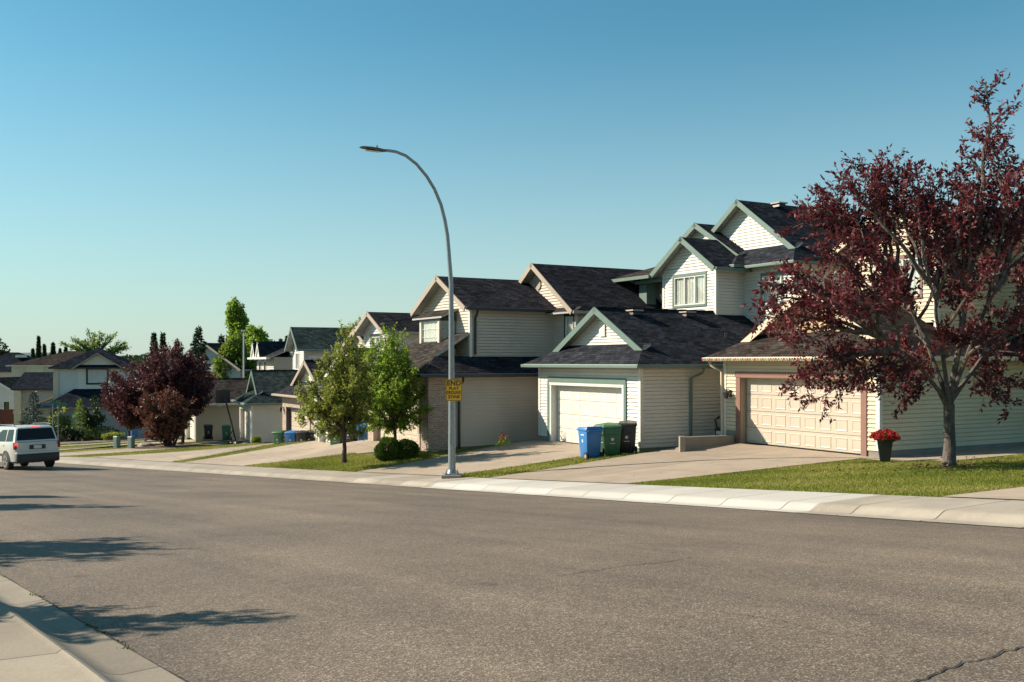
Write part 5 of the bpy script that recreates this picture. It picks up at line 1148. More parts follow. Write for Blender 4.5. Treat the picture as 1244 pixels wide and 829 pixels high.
def make_suv(label, loc, rz):
    t = thing('suv', label, 'car', loc, rz); L2_ = 2.4
    def sec(y, wb, zb, wm, zm, wr, zr): # lower, belt, roof
        return [(-wb, y, zb), (-wb-.02, y, zb+.12), (-wm, y, zb+.35), (-wm, y, zm-.12), (-wm+.03, y, zm), (wm-.03, y, zm), (wm, y, zm-.12), (wm, y, zb+.35), (wb+.02, y, zb+.12), (wb, y, zb)]
    mb = MB(); loft_body(mb, [sec(-2.36, .86, .42, .89, 1.10, 0, 0), sec(-2.28, .90, .36, .93, 1.14, 0, 0), sec(-1.6, .92, .34, .95, 1.15, 0, 0), sec(0, .92, .34, .95, 1.12, 0, 0), sec(.9, .92, .34, .94, 1.10, 0, 0), sec(1.9, .90, .34, .92, 1.02, 0, 0), sec(2.3, .80, .38, .82, .92, 0, 0)])
    mb.build('body', 'paint_silver', t, smooth=True, weld=True)
    # greenhouse: pillars and roof
    def gs(y, zb, wb, zr, wr): return [(-wb, y, zb), (-wr, y, zr-.07), (-wr+.10, y, zr), (wr-.10, y, zr), (wr, y, zr-.07), (wb, y, zb)]
    mb = MB()
    A0 = gs(-2.27, 1.12, .90, 1.16, .88); A1 = gs(-2.12, 1.12, .90, 1.70, .76); A2 = gs(-1.95, 1.12, .90, 1.77, .76); A3 = gs(-.2, 1.10, .91, 1.80, .77); A4 = gs(.35, 1.09, .91, 1.76, .76); A5 = gs(1.05, 1.08, .90, 1.12, .88)
    loft_body(mb, [A0, A1, A2, A3, A4, A5]); mb.build('cabin', 'paint_silver', t, smooth=True, weld=True)
    mb = MB(); mb.add([(-.80, -2.262, 1.19), (.80, -2.262, 1.19), (.69, -2.133, 1.655), (-.69, -2.133, 1.655)]); mb.build('rear_window', 'autoglass', t)
    for s in (-1, 1):
        for (y0, y1, tp0, tp1) in ((-2.05, -1.35, -1.95, -1.38), (-1.25, -.42, -1.25, -.45), (-.32, .72, -.32, .25)):
            mb = MB(); X = lambda z: s*(.913+(z-1.12)*(-.15/.6)+.004); mb.add([(X(1.17), y0, 1.17), (X(1.17), y1, 1.17), (X(1.64), tp1, 1.64), (X(1.64), tp0, 1.64)]); mb.build('side_window', 'autoglass', t)
        mb = MB(); mb.box((s*.89-.05, -2.385, .84), (s*.89+.055, -2.22, 1.13)); tl = mb.build('tail_light', 'tail_off', t, bevel=.02)
        mb = MB(); mb.box((s*.88-.055, -2.40, .99), (s*.88+.055, -2.385, 1.10)); mb.build('brake_lamp', 'tail_on' if s < 0 else 'tail_off', tl)
        mb = MB(); mb.tube([(s*.74, -1.9, 1.79), (s*.74, -1.7, 1.84), (s*.74, .0, 1.85), (s*.74, .2, 1.80)], .018, 6); mb.build('roof_rail', 'blackplast', t)
        mb = MB(); mb.frust((s*1.03, .72, 1.08), .16, .10, .18, .12, .16); mb.build('mirror', 'blackplast', t, bevel=.02)
        mb = MB(); mb.box((s*.953-.01, -1.0, .60), (s*.953+.01, 1.0, .68)); mb.build('side_moulding', 'blackplast', t)
        mb = MB(); mb.box((s*.95-.01, -.55, .98), (s*.95+.015, -.40, 1.01)); mb.box((s*.95-.01, -1.30, .98), (s*.95+.015, -1.15, 1.01)); mb.build('door_handle', 'blackplast', t)
        wheel(t, s*.966, -1.42, .37, .24); wheel(t, s*.966, 1.42, .37, .24)
        for yy in (-1.42, 1.42):
            mb = MB(); n = 14
            for k in range(n):
                a0, a1 = math.pi*k/n, math.pi*(k+1)/n; r0, r1 = .0, .44
                mb.add([(s*.958, yy+r*math.cos(a), .37+r*math.sin(a)) for r, a in ((.36, a0), (r1, a0), (r1, a1), (.36, a1))])
            mb.build('wheel_arch', 'blackplast', t)
    mb = MB(); mb.box((-.88, -2.48, .30), (.88, -2.28, .65)); mb.build('bumper', 'blackplast', t, bevel=.05, smooth=True)
    mb = MB(); mb.box((-.9, -2.515, .64), (.9, -2.30, .73)); mb.build('bumper_top', 'paint_silver', t, bevel=.03, smooth=True)
    mb = MB(); mb.box((-.86, -2.3, .28), (.86, -1.6, .44)); mb.box((-.85, 1.6, .26), (.85, 2.3, .44)); mb.build('underbody', 'blackplast', t)
    mb = MB(); mb.box((-.33, -2.385, .82), (.33, -2.36, 1.0)); mb.build('plate_recess', 'blackplast', t, bevel=.01)
    mb = MB(); mb.box((-.16, -2.395, .84), (.16, -2.386, .98)); mb.build('licence_plate', 'p_lbl', t)
    mb = MB(); mb.box((-.18, -2.12, 1.725), (.18, -2.09, 1.755)); mb.build('high_brake_lamp', 'tail_on', t)
    mb = MB(); mb.tube([(0, -2.27, 1.24), (-.42, -2.25, 1.27)], .012, 5); mb.build('rear_wiper', 'blackplast', t)
    mb = MB(); mb.tube([(-.45, -2.45, .34), (-.45, -2.1, .34)], .03, 8); mb.build('exhaust', 'chrome', t)
    return t
su, sn = toUN(-20.9, 42.6); sz_ = road_z(su, sn)
suv = make_suv('silver four wheel drive car braking on the road at the left edge, seen from behind', (-21.85, 42.85, sz_), R(47))
suv.rotation_euler = (R(-3.2), 0, R(47)); suv.scale = (1, 1, 1.05); suv.location.z = road_z(*toUN(-21.85, 42.85))+.0
def make_sedan(label, loc, rz, paint, cat='car'):
    t = thing('parked_car', label, cat, loc, rz); mb = MB()
    def sec(y, w, zb, zm): return [(-w+.05, y, zb), (-w, y, zb+.2), (-w, y, zm-.15), (-w+.06, y, zm), (w-.06, y, zm), (w, y, zm-.15), (w, y, zb+.2), (w-.05, y, zb)]
    loft_body(mb, [sec(-2.3, .75, .4, .88), sec(-2.1, .87, .28, .96), (sec(-1, .9, .25, .98)), sec(.8, .9, .25, .95), sec(1.8, .87, .27, .84), sec(2.25, .72, .35, .70)]); mb.build('body', paint, t, smooth=True, weld=True)
    gs = lambda y, zr, wr: [(-.84, y, .93), (-wr, y, zr-.05), (-wr+.1, y, zr), (wr-.1, y, zr), (wr, y, zr-.05), (.84, y, .93)]
    mb = MB(); loft_body(mb, [gs(-1.75, .97, .82), gs(-1.05, 1.40, .66), gs(-.2, 1.46, .66), gs(.3, 1.42, .66), gs(1.1, .95, .82)]); mb.build('cabin', paint, t, smooth=True, weld=True)
    for s in (-1, 1):
        for (y0, y1, t0, t1) in ((-1.4, -.35, -1.0, -.35), (-.27, .85, -.27, .3)):
            mb = MB(); X = lambda z: s*(.84-(z-.93)*.37+.012); mb.add([(X(.99), y0, .99), (X(.99), y1, .99), (X(1.35), t1, 1.35), (X(1.35), t0, 1.35)]); mb.build('side_window', 'autoglass', t)
        wheel(t, s*.9, -1.35, .32, .2); wheel(t, s*.9, 1.35, .32, .2)
        mb = MB(); mb.box((s*.65-.14, 2.12, .55), (s*.65+.14, 2.22, .68)); mb.build('headlight', 'chrome', t, bevel=.03)
        mb = MB(); mb.box((s*.68-.14, -2.28, .66), (s*.68+.14, -2.2, .80)); mb.build('tail_light', 'tail_off', t, bevel=.02)
    mb = MB(); mb.add([(-.70, .42, 1.39), (.70, .42, 1.39), (.80, 1.04, .99), (-.80, 1.04, .99)][::-1]); mb.build('windscreen', 'autoglass', t).location = (0, .02, .02)
    return t
cx0, cy0, _ = at_px(1, 97); make_sedan('white parked car at the far left edge before the red board fence', (cx0, cy0, -82.3/F_PX*97), R(-80), 'paint_white')

# ------------------------------------------------------------------ trees
# 1. the big purple tree on the nearest lawn: limb ends placed to its silhouette
TB = at_px(1153, 22.6, 565)
def lim(px, py, dy): Y = TB[1]+dy; return ((px-622)/F_PX*Y-TB[0], dy, -(py-HOR)/F_PX*Y-TB[2])
rs_t = np.random.RandomState(21)
outline = [(1130, 222, .3), (1105, 212, -.4), (1160, 218, .2), (1222, 215, .3), (1176, 238, -.5), (1074, 212, .1), (1015, 235, .2), (1045, 205, .5), (1203, 105, -.2), (1202, 165, .1), (1190, 225, .5), (1150, 225, -.6), (1236, 215, -.8), (1120, 240, .8), (1085, 205, -.3), (1060, 200, .7), (1030, 225, -.9), (1005, 230, .6), (985, 250, -.2), (970, 270, .9), (1000, 300, -1.4), (960, 330, .4), (940, 345, -.8), (925, 365, .5), (915, 388, -.2), (935, 410, .9), (960, 420, -1.2),
           (975, 455, -.3), (960, 480, -.7), (985, 490, .3), (1010, 440, 1.2), (1040, 470, -.9), (1060, 480, .5), (1085, 470, -1.3), (1070, 430, 1.8), (1110, 460, 1.2), (1100, 490, -.4), (1200, 480, .8), (1225, 500, -.3), (1240, 470, .6), (1270, 440, -1), (1290, 400, .8), (1300, 360, -.4), (1310, 310, .5), (1300, 260, -.8), (1270, 215, .6), (1255, 225, -.3),
           (1240, 260, 1.6), (1180, 250, -1.9), (1110, 290, 2.0), (1050, 290, -1.8), (1030, 335, 1.8), (1010, 370, -1.9), (1090, 350, -2.2), (1150, 310, 2.3), (1215, 330, -2.1), (1250, 330, 2.0), (1185, 400, 2.0), (1200, 420, -1.8), (1260, 390, -1.8), (1070, 340, .3), (1220, 270, -.2), (1030, 270, 1.0), (1150, 400, -1.0), (1120, 440, .9), (1165, 350, 1.0), (1195, 445, .8), (1140, 300, -.4), (1180, 310, 1.2), (1150, 260, .8), (1100, 330, 1.2)]
make_tree('purple_leaf_tree', 'big purple leaved tree on the near lawn before the cream house', TB, [lim(*q) for q in outline], 1.42, .130, 'lf_purple', .125, sub=10, twig=6, lpt=9, twl=.36, sublen=.27, seed=5, droop=.04, smin=.30, mains=[lim(*q) for q in ((1195, 250, .1), (1060, 300, .7), (1040, 400, -.9), (1120, 300, -1.2), (1110, 400, 1.3), (1250, 290, -.6), (1270, 380, .9))])
# 2. the two young green trees between the driveways
b1 = at_px(418, 35.6, 557); r1 = np.random.RandomState(31)
def plim(b, px, py, dy): Y = b[1]+dy; return ((px-622)/F_PX*Y-b[0], dy, -(py-HOR)/F_PX*Y-b[2])
o1 = [(421, 402, 0), (410, 425, .3), (434, 428, -.3), (398, 440, -.4), (445, 445, .4), (385, 455, .5), (378, 470, -.5), (366, 480, .2), (370, 500, -.6), (366, 512, .6), (385, 525, -.2), (400, 530, .5), (440, 530, -.3), (452, 515, .6), (450, 490, -.5), (448, 465, .7), (400, 480, -1.1), (430, 480, 1.1), (415, 500, -1.2), (405, 460, 1.1), (430, 455, -1.1), (440, 505, 1.0), (390, 495, 1.0), (422, 440, .6)]
make_tree('young_tree', 'young olive green tree with slim bare trunk, left of the pair before the beige house', b1, [plim(b1, *q) for q in o1], 1.0, .075, 'lf_olive', .11, sub=14, twig=8, lpt=9, twl=.28, sublen=.3, seed=8, barkm='bark_d')
b2 = at_px(480, 37.9, 551)
o2 = [(472, 408, 0), (460, 420, .3), (484, 420, -.3), (448, 435, -.2), (495, 432, .5), (440, 455, .4), (505, 455, -.5), (434, 480, -.4), (515, 478, .5), (438, 505, .4), (517, 500, -.3), (450, 518, -.5), (508, 515, .5), (470, 522, .4), (490, 520, -.4), (470, 450, 1.0), (485, 470, -1.1), (460, 485, -1.1), (500, 490, 1.0), (478, 500, 1.0), (472, 435, -.8), (490, 450, .9), (455, 465, .8), (475, 480, 0)]
make_tree('young_tree', 'young bright green tree behind the round bushes, right of the pair before the beige house', b2, [plim(b2, *q) for q in o2], 1.0, .065, 'lf_green', .12, sub=14, twig=8, lpt=9, twl=.30, sublen=.3, seed=9, barkm='bark_d')
# 3. purple trees at the far left
pb1 = at_px(157, 67, z=ground_z(*at_px(157, 67)[:2])); pb2 = at_px(222, 64.5, z=ground_z(*at_px(222, 64.5)[:2])); pb3 = at_px(205, 61.5, z=ground_z(*at_px(205, 61.5)[:2]))
rr = np.random.RandomState(4)
make_tree('purple_leaf_tree', 'leftmost purple tree, bright plum crown overhanging the blue bin by the side street', pb1, ell_targets(rr, 36, .5, 0, 3.1, 2.6, 2.3, 2.7), 1.1, .10, 'lf_plum', .17, sub=9, twig=7, lpt=9, twl=.42, sublen=.3, seed=12, barkm='bark_d')
make_tree('purple_leaf_tree', 'tall dark purple tree beside the basketball hoop, behind the bronze one', pb2, ell_targets(rr, 46, -.6, .3, 3.7, 2.3, 2.1, 2.75), 1.3, .09, 'lf_plum', .17, sub=10, twig=7, lpt=10, twl=.42, sublen=.3, seed=13, barkm='bark_d')
make_tree('bronze_leaf_tree', 'bushy bronze leaved tree with many stems, in front of the dark purple tree', pb3, [(x_, y_, z_) for x_, y_, z_ in ell_targets(rr, 26, -.3, 0, 1.95, 1.6, 1.4, 1.75, zmin=.6)], .5, .09, 'lf_bronze', .16, sub=10, twig=7, lpt=9, twl=.38, sublen=.3, seed=14, barkm='bark_d', stems=[(-.15, 0, 0), (0, .1, 0), (.2, 0, 0), (.35, -.05, 0), (-.05, -.1, 0)])
mulch = MB(); c0 = Vector(pb3)
for k in range(28):
    a0, a1 = 2*math.pi*k/28, 2*math.pi*(k+1)/28; f = lambda a: (c0.x+2.6*math.cos(a)*(1+.1*math.sin(3*a)), c0.y+1.7*math.sin(a), ground_z(c0.x+2.6*math.cos(a), c0.y+1.7*math.sin(a))+.02); mulch.add([(c0.x, c0.y, c0.z+.05), f(a0), f(a1)])
tag(mulch.build('mulch', 'soil'), kind='structure')
# 4. round bushes
def bush(label, px, Y, r, h, leaf, seed, n=9000, size=.05, py=None, cat='bush', group=None):
    x, y, _ = at_px(px, Y); z = ground_z(x, y); rs = np.random.RandomState(seed); root = thing('bush', label, cat, (x, y, z), 0, group)
    v = rs.normal(size=(n, 3)); v /= np.linalg.norm(v, axis=1)[:, None]; w = rs.normal(size=(6, 3)); bump = 1+.085*np.sin(v@w.T*3).sum(1)/1.5
    rad = (.80+.20*rs.rand(n)+(rs.rand(n) < .035)*rs.rand(n)*.22)*bump; P = v*rad[:, None]*np.array([r, r, h/2])+np.array([0, 0, h*.48]); P = P[P[:, 2] > -.02]; D = (P-np.array([0, 0, h*.3]))+rs.normal(size=P.shape)*.25
    leaf_mesh('foliage', P, D, size, leaf, root, seed=seed, clump=.5+.5*np.sin(P@w[0]*4), wid=.55)
    mb = MB(); mb.tube([(0, 0, -.05), (0, 0, h*.5)], .04, 6)
    for k in range(9): a = k*.7; mb.tube([(0, 0, .1), (math.cos(a)*r*.7, math.sin(a)*r*.7, h*.5)], .012, 4)
    mb.build('stem', 'bark_d', root); return root
bush('left round clipped green bush at the foot of the bright green young tree', 472, 36.9, .44, .88, 'lf_bush', 1, 12000, .055)
bush('right round clipped green bush beside the brick garage corner', 493.5, 36.9, .40, .80, 'lf_bush', 2, 11000, .055)
bush('small yellowish bush before the pale grey garage wall', 312, 60.5, .27, .5, 'lf_yel', 3, 1800, .07)
for k, (px, Y, r, h, lf, lb) in enumerate([(75, 80, .9, 1.2, 'lf_dark', 'low dark shrub right of the street name posts'), (88, 81, .8, 1.0, 'lf_dark', 'second dark shrub under the green conifer across the side street'), (128, 82, 1.0, 1.1, 'lf_dark', 'dark shrub at the left foot of the plum crown'), (138, 81, .8, .6, 'lf_olive', 'low olive shrub on the lawn across the side street'), (55, 82, 1.3, 1.6, 'lf_dark', 'dark shrub behind the silver car roof'), (112, 83, .8, .9, 'lf_olive', 'olive shrub between the conifer and the plum crown'), (12, 84, 1.0, 1.0, 'lf_olive', 'olive shrub left of the blue spruce')]):
    bush(lb, px, Y, r, h, lf, 20+k, 1600, .16)
# 5. conifers
def cz(px, Y): x, y, _ = at_px(px, Y); return (x, y, ground_z(x, y)-.1)
conifer('spruce_tree', 'blue grey spruce in front of the dark garage roof at far left', cz(41, 83), 4.3, 1.9, 'lf_blue', 1, .20)
conifer('conifer_tree', 'yellow green conical conifer before the white house across the street', cz(97, 83), 3.6, 1.05, 'lf_yel', 2, .17)
blob_tree('broadleaf_tree', 'dark round tree right of the yellow green conifer', cz(113, 84), [(0, 0, 2.4, .9, .9, 1.5), (.3, 0, 1.5, .9, .8, 1.0)], 'lf_dark', .22, 5, 1.4, .10, 5)
blob_tree('broadleaf_tree', 'small olive tree behind the street name posts', cz(70, 85), [(0, 0, 2.2, .9, .8, 1.3), (.4, 0, 1.2, .7, .8, .9)], 'lf_olive', .22, 4, 1.2, .08, 6)
def far_base(px, Y, z=-9): return at_px(px, Y, z=z)
conifer('spruce_tree', 'spruce with open top just right of the dark purple tree top', far_base(241, 92, -7), 10.2, 2.6, 'lf_conif', 3, .3)
conifer('spruce_tree', 'narrow spruce tip above the middle of the purple trees', far_base(187, 130), 12.8, 1.5, 'lf_conif', 4, .35)
conifer('spruce_tree', 'second narrow spruce tip beside the first above the purple trees', far_base(198, 132), 12.9, 1.4, 'lf_conif', 5, .35)
conifer('spruce_tree', 'short spruce top behind the dark purple crown', far_base(215, 120), 11.6, 1.9, 'lf_conif', 6, .35)
conifer('spruce_tree', 'dark ragged spruce left of the columnar poplar', far_base(269, 112), 12.0, 2.0, 'lf_conif', 7, .35)
conifer('spruce_tree', 'small spruce tip left of the dark green roof', far_base(341, 150), 12.5, 1.5, 'lf_conif', 8, .35)
conifer('spruce_tree', 'spruce tip nearest the gable of the dark green roof', far_base(349, 150), 13.0, 1.4, 'lf_conif', 9, .35)
blob_tree('poplar_tree', 'tall columnar poplar rising highest at the left of the skyline', far_base(288, 130), [(-.3, 0, 15.3, 1.0, 1.0, 2.4), (.4, 0, 13.2, 1.2, 1.1, 2.6), (0, 0, 10.5, 1.3, 1.2, 3.0), (0, 0, 7, 1.4, 1.3, 3.0)], 'lf_green', .34, 8, 6, .25, 11, up=.8)
blob_tree('poplar_tree', 'bright yellow green poplar in front of the columnar one', far_base(286, 106), [(0, 0, 10.2, 1.2, 1.2, 2.0), (-.8, 0, 8.4, 1.5, 1.3, 2.2), (.8, 0, 7.6, 1.7, 1.4, 2.4), (-.2, 0, 5.0, 1.9, 1.5, 2.2)], 'lf_yel', .34, 4.5, 5, .2, 12, up=.5)
blob_tree('poplar_tree', 'mid green poplar right of the bright yellow green one', far_base(311, 110), [(0, 0, 11.2, 1.2, 1.2, 2.0), (.7, 0, 9.2, 1.5, 1.3, 2.4), (-.5, 0, 7.6, 1.7, 1.4, 2.4), (.4, 0, 5.4, 2.0, 1.5, 2.4)], 'lf_green', .34, 4.5, 5, .2, 13, up=.5)
blob_tree('broadleaf_tree', 'darker green tree low beside the twin white gables', far_base(327, 112), [(0, 0, 7.2, 1.2, 1.2, 2.2), (.2, 0, 4.5, 1.5, 1.3, 2.2)], 'lf_dark', .34, 2.5, 5, .2, 14, up=.4)
blob_tree('broadleaf_tree', 'tree cut by the left edge of the picture above the dark roofs', far_base(-4, 150), [(0, 0, 10.5, 1.6, 1.5, 2.2), (-.5, 0, 8.2, 2.4, 2, 2.6)], 'lf_dark', .4, 2, 7, .3, 15)
# leaning tree with upswept feathery branches behind the white house
ub = far_base(116, 125, -8.5); rt = thing('locust_tree', 'pale green tree with upswept feathery branches above the white house roof', 'tree', ub, 0); P, D, Cc = [], [], []; mb = MB(); mb.tube([(0, 0, 0), (0, 0, 9.6)], .2, 8)
for k in range(26):
    a = R(-75+150*k/25); L_ = RS.uniform(2.4, 4.2); yy = RS.uniform(-1, 1); p0 = np.array([0, 0, 8.7+RS.rand()]); e = p0+np.array([math.sin(a)*L_*1.25, yy, math.cos(a)*L_*.62+.5])
    mb.tube([tuple(p0), tuple((p0+e)/2+np.array([0, 0, -.25])), tuple(e)], .04, 4); cl = RS.rand()
    for j in range(120):
        s = RS.uniform(.25, 1); q = p0*(1-s)+e*s+RS.normal(size=3)*np.array([.16, .2, .12]); P.append(q); D.append(unit(e-p0)+RS.normal(size=3)*.5); Cc.append(cl)
mb.build('trunk', 'bark_d', rt); leaf_mesh('crown', P, D, .30, 'lf_yel', rt, clump=np.array(Cc), seed=4)
for k, (px, Y, top) in enumerate([(47, 260, 409), (54, 265, 419), (64.5, 250, 417), (40, 300, 424), (73, 300, 424), (80, 280, 422)]):
    zt = -(top-HOR)/F_PX*Y; conifer('spruce_tree', ['tallest thin spire tree on the skyline left of the white house', 'small thin spire right beside the tallest one', 'green pointed tree on the skyline nearest the white house roof', 'tiny dark tree left of the tall spire', 'low round topped tree just left of the white house roof ridge', 'low tree touching the left slope of the white house roof'][k], far_base(px, Y, -12), zt+12, [1.0, .9, 1.5, 1.3, 1.6, 1.7][k], 'lf_conif' if k != 2 else 'lf_dark', 40+k, .5, n=44, low=.3)
# far wooded horizon, counted by nobody
P, D, Cc = [], [], []
for k in range(1100):
    px = RS.uniform(-160, 640); Y = RS.uniform(420, 900); c = np.array([(px-622)/F_PX*Y, Y, RS.uniform(-9, -3)+(Y-420)*.012]); r = RS.uniform(3, 6); cl = RS.rand()
    q = RS.normal(size=(60, 3)); q /= np.linalg.norm(q, axis=1)[:, None]; q *= np.array([r*1.3, r, r*.9]); P += list(c+q); D += list(q); Cc += [cl]*60
wf = leaf_mesh('far_wood', P, D, 2.0, 'lf_dark', None, clump=np.array(Cc), seed=9, wid=.8); tag(wf, 'distant dark wooded strip along the skyline', 'wood', kind='stuff')
hm = MB(); HN = 80
prof = [(-2400+60*i, 3300-400*math.cos(i*.03)) for i in range(HN)]
M['hill'] = simple('hill', (.085, .12, .135), .95, .15, .004)  # distance haze is put into the bluish base colour
for i in range(HN-1):
    (xa, ya), (xb, yb) = prof[i], prof[i+1]; h0, h1 = 30+7*math.sin(i*.23)+3*math.sin(i*.9), 30+7*math.sin((i+1)*.23)+3*math.sin((i+1)*.9)
    hm.add([(xa, ya, -17), (xb, yb, -17), (xb, yb+150, h1), (xa, ya+150, h0)]); hm.add([(xa, ya+150, h0), (xb, yb+150, h1), (xb, yb+1800, -17), (xa, ya+1800, -17)])
tag(hm.build('hills', 'hill', smooth=True, weld=True), kind='structure')
# 6. street trees on the camera's side, out of frame, whose shadows cross the road
for k, (tx, ty, L_, h, lb) in enumerate([(-7.9, 7.2, 0, 3.9, 'small street tree on the near verge closest to the camera'), (-11.9, 12.4, 0, 5.3, 'street tree on the near verge, second from the camera'), (-15.4, 19.7, 0, 4.9, 'street tree on the near verge, third from the camera'), (-15.4, 23.0, 0, 3.6, 'slim young street tree, farthest on the near verge')]):
    zb = ground_z(tx, ty); rr2 = np.random.RandomState(60+k)
    w = [.95, 1.35, .9, .35][k]
    make_tree('street_tree', lb, (tx, ty, zb), ell_targets(rr2, 22, 0, 0, h*.62, w, w, h*.36), h*.26, .06, 'lf_green', .14, sub=10, twig=7, lpt=9, twl=.3, sublen=.3, seed=70+k, group='street trees on the near verge')

# ------------------------------------------------------------------ grass blades on the lawns
def grass(name, regions, dens, h, label, seed):
    rs = np.random.RandomState(seed); P = []
    for (ua, ub, fn0, fn1, dn) in regions:
        n = int((ub-ua)*8*dens*dn)
        for _ in range(n):
            u = rs.uniform(ua, ub); a = interp(far, u, 1)+SW-.02; b = fn1(u) if callable(fn1) else fn1; a = a if fn0 is None else fn0
            nn = rs.uniform(a, b)
            if in_drive(u, nn): continue
            P.append((*UN(u, nn), far_ground(u, nn)-.02))
    P = np.array(P); D = rs.normal(size=P.shape)*.42+np.array([0, 0, 1.0])
    cl = np.clip(.5+.30*np.sin(P[:, 0]*1.1+1.3*np.sin(P[:, 1]*.7))+.25*np.sin(P[:, 1]*2.3+P[:, 0]*.9), 0, 1)
    o = leaf_mesh(name, P, D, h, 'blade', None, clump=cl, seed=seed, wid=.20); return tag(o, label, 'grass', kind='stuff')
grass('grass', [(10.25, 18.65, None, 21.6, 1.1), (10.3, 15.8, 21.6, 30, .6)], 1500, .052, 'short sunlit grass of the nearest lawn', 1)
grass('grass', [(25.05, 27.15, None, 19.6, 1), (32.95, 36, None, 15.6, 1), (36, 41.1, None, 14, 1), (45.5, 53, None, 16, .5), (53.5, 62, None, 16, .5), (62, 66.5, None, 14, .4), (71, 79, None, 12, .3)], 560, .08, 'short grass of the strips between the driveways', 2)
fl = []; fd_ = []
for k in range(420):
    a, r_k = RS.uniform(0, 6.28), abs(RS.normal())*2.6; x_, y_ = TB[0]+r_k*math.cos(a), TB[1]+r_k*math.sin(a)*.9; u_, n_ = toUN(x_, y_)
    if n_ < interp(far, u_, 1)+SW: continue
    fl.append((x_, y_, far_ground(u_, n_)+.035)); v_ = RS.normal(size=3); fd_.append((v_[0], v_[1], .12*v_[2]))
tag(leaf_mesh('fallen_leaves', fl, fd_, .075, 'lf_bronze', None, seed=12), 'scattered fallen leaves on the lawn below the big purple tree', 'leaves', kind='stuff')
w_ = weeds()
wl = []; wd = []
for q in w_:
    for j in range(6): wl.append(q+RS.normal(size=3)*np.array([.012, .012, .002])); wd.append(RS.normal(size=3)*.8+np.array([0, 0, .7]))
tag(leaf_mesh('weeds', wl, wd, .022, 'lf_bush', None, seed=2, wid=.5), 'small weeds in the joint between road and near gutter', 'weeds', kind='stuff')

# ------------------------------------------------------------------ light, sky, camera
ELEV, SAZ = 32.5, math.atan2(-.985, .17)
world = bpy.data.worlds.new('World'); bpy.context.scene.world = world; world.use_nodes = True
N, L = world.node_tree.nodes, world.node_tree.links; bg = N['Background']
sky = N.new('ShaderNodeTexSky'); sky.sky_type = 'NISHITA'; sky.sun_disc = False; sky.sun_elevation = R(ELEV); sky.sun_rotation = SAZ
sky.air_density = 1.0; sky.dust_density = .7; sky.ozone_density = 3.5; sky.altitude = 1000
tn = N.new('ShaderNodeVectorMath'); tn.operation = 'MULTIPLY'; tn.inputs[1].default_value = (.58, 1.02, .86); L.new(sky.outputs[0], tn.inputs[0]); hs_ = N.new('ShaderNodeHueSaturation'); hs_.inputs['Saturation'].default_value = 1.0; L.new(tn.outputs[0], hs_.inputs['Color']); 
tcw = N.new('ShaderNodeTexCoord'); sxyz = N.new('ShaderNodeSeparateXYZ'); L.new(tcw.outputs['Generated'], sxyz.inputs[0])
mrw = N.new('ShaderNodeMapRange'); mrw.inputs['From Min'].default_value = 0; mrw.inputs['From Max'].default_value = .34; mrw.inputs['To Min'].default_value = 1; mrw.inputs['To Max'].default_value = 0; L.new(sxyz.outputs['Z'], mrw.inputs['Value'])
pw = N.new('ShaderNodeMath'); pw.operation = 'POWER'; pw.inputs[1].default_value = 1.6; L.new(mrw.outputs[0], pw.inputs[0])
pm = N.new('ShaderNodeMath'); pm.operation = 'MULTIPLY'; pm.inputs[1].default_value = .88; L.new(pw.outputs[0], pm.inputs[0])
hz = mixc(N, L, hs_.outputs[0], (4.05, 4.35, 4.0), pm.outputs[0]); L.new(hz, bg.inputs['Color']); bg.inputs['Strength'].default_value = .085
sl = bpy.data.lights.new('Sun', 'SUN'); sl.energy = 4.8; sl.angle = R(.5); sl.color = (1.0, .87, .70)
so = bpy.data.objects.new('Sun', sl); C.objects.link(so)
d = Vector((.985*math.cos(R(ELEV)), -.17*math.cos(R(ELEV)), -math.sin(R(ELEV)))); so.rotation_euler = d.to_track_quat('-Z', 'Y').to_euler()
cam = bpy.data.cameras.new('Camera'); co = bpy.data.objects.new('Camera', cam); C.objects.link(co)
co.location = (0, 0, 0); co.rotation_euler = (R(90), 0, 0); cam.sensor_width = 36; cam.lens = 36*F_PX/1244; cam.shift_y = 25.5/1244
cam.clip_start = .1; cam.clip_end = 12000
sc = bpy.context.scene; sc.camera = co
sc.view_settings.view_transform = 'Standard'; sc.view_settings.look = 'None'; sc.view_settings.gamma = 1; sc.view_settings.exposure = .85; sc.view_settings.use_curve_mapping = False
sc.render.engine = 'CYCLES'; sc.cycles.max_bounces = 6; sc.cycles.transparent_max_bounces = 16

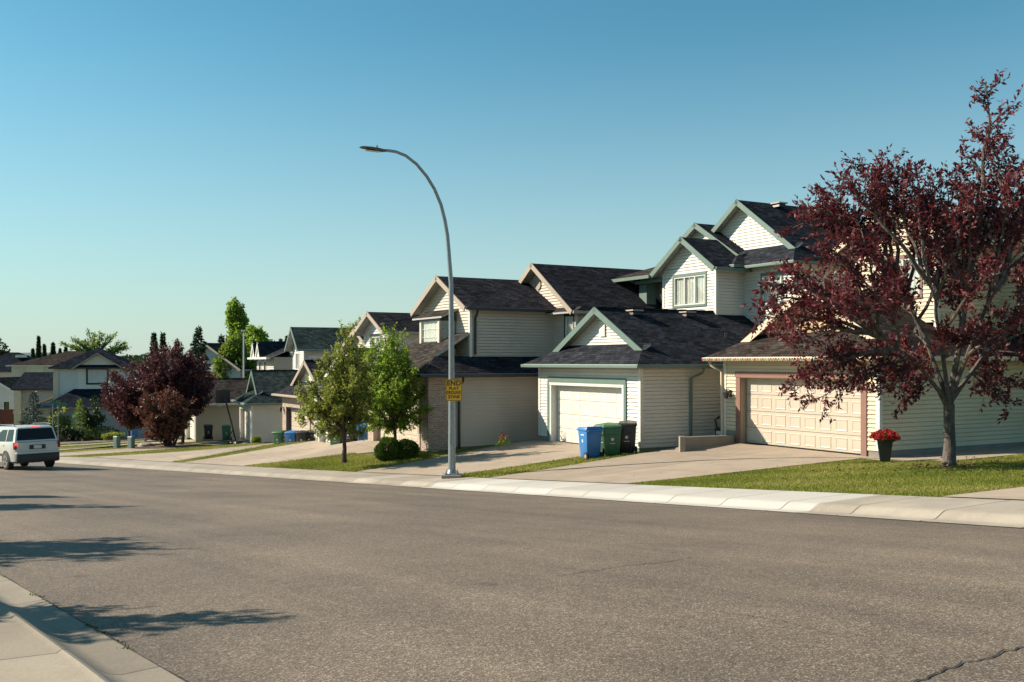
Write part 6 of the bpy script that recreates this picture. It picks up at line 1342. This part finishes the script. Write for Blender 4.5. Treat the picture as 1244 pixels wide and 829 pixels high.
SPLIT = ('corner_board', 'bay_trim', 'underbody', 'side_wall', 'upper_side_wall', 'upper_front_wall', 'entry_wall', 'bay_wall', 'rib', 'bracket', 'foundation', 'gutter', 'soffit', 'rail', 'garage_roof', 'upper_roof', 'front_roof', 'cross_roof', 'porch_roof', 'balcony_fascia', 'foundation_panel', 'arm', 'ground_floor_wall', 'small_gable_roof', 'wall', 'lower_side_wall', 'upper_wall', 'pole', 'post', 'stem', 'roof_vent', 'door_casing')
def split_parts(o):
    me = o.data; nv = len(me.vertices); par = list(range(nv))
    def fd(a):
        while par[a] != a: par[a] = par[par[a]]; a = par[a]
        return a
    for p_ in me.polygons:
        v = p_.vertices
        for k in range(1, len(v)):
            a, b = fd(v[0]), fd(v[k])
            if a != b: par[b] = a
    comps = {}
    co_ = [v.co for v in me.vertices]
    for i in range(nv): comps.setdefault(fd(i), []).append(i)
    bb = {}
    for k, vs in comps.items():
        xs = [co_[i] for i in vs]; bb[k] = [min(c[j] for c in xs)-.02 for j in range(3)]+[max(c[j] for c in xs)+.02 for j in range(3)]
    keys = list(comps)
    if len(keys) < 2 or len(keys) > 4000: return
    groups = []
    for k in keys:
        b = bb[k]; hit = [g for g in groups if any(all(b[j] <= q[j+3] and q[j] <= b[j+3] for j in range(3)) for q in g[1])]
        if not hit: groups.append(([k], [b])); continue
        g0 = hit[0]; g0[0].append(k); g0[1].append(b)
        for g in hit[1:]:
            g0[0].extend(g[0]); g0[1].extend(g[1]); groups = [x for x in groups if x is not g]
        if len(g0[1]) > 3:   # keep the box list short
            m = [min(q[j] for q in g0[1]) for j in range(3)]+[max(q[j+3] for q in g0[1]) for j in range(3)]
            if sum(m[j+3]-m[j] < .35 for j in range(3)) >= 1: g0[1][:] = [m]
    if not (2 <= len(groups) <= 8): return
    root = {}
    for gi, g in enumerate(groups):
        for k in g[0]: root[k] = gi
    for gi in range(1, len(groups)):
        c = o.copy(); c.data = me.copy(); C.objects.link(c); c.parent = o.parent
        bm = bmesh.new(); bm.from_mesh(c.data); bm.verts.ensure_lookup_table()
        bmesh.ops.delete(bm, geom=[bm.verts[i] for i in range(nv) if root[fd(i)] != gi], context='VERTS'); bm.to_mesh(c.data); bm.free()
    bm = bmesh.new(); bm.from_mesh(me); bm.verts.ensure_lookup_table()
    bmesh.ops.delete(bm, geom=[bm.verts[i] for i in range(nv) if root[fd(i)] != 0], context='VERTS'); bm.to_mesh(me); bm.free()
for o in [o for o in C.objects if o.type == 'MESH' and o.parent and not o.children and o.data.users == 1 and o.name.split('.')[0] in SPLIT]: split_parts(o)
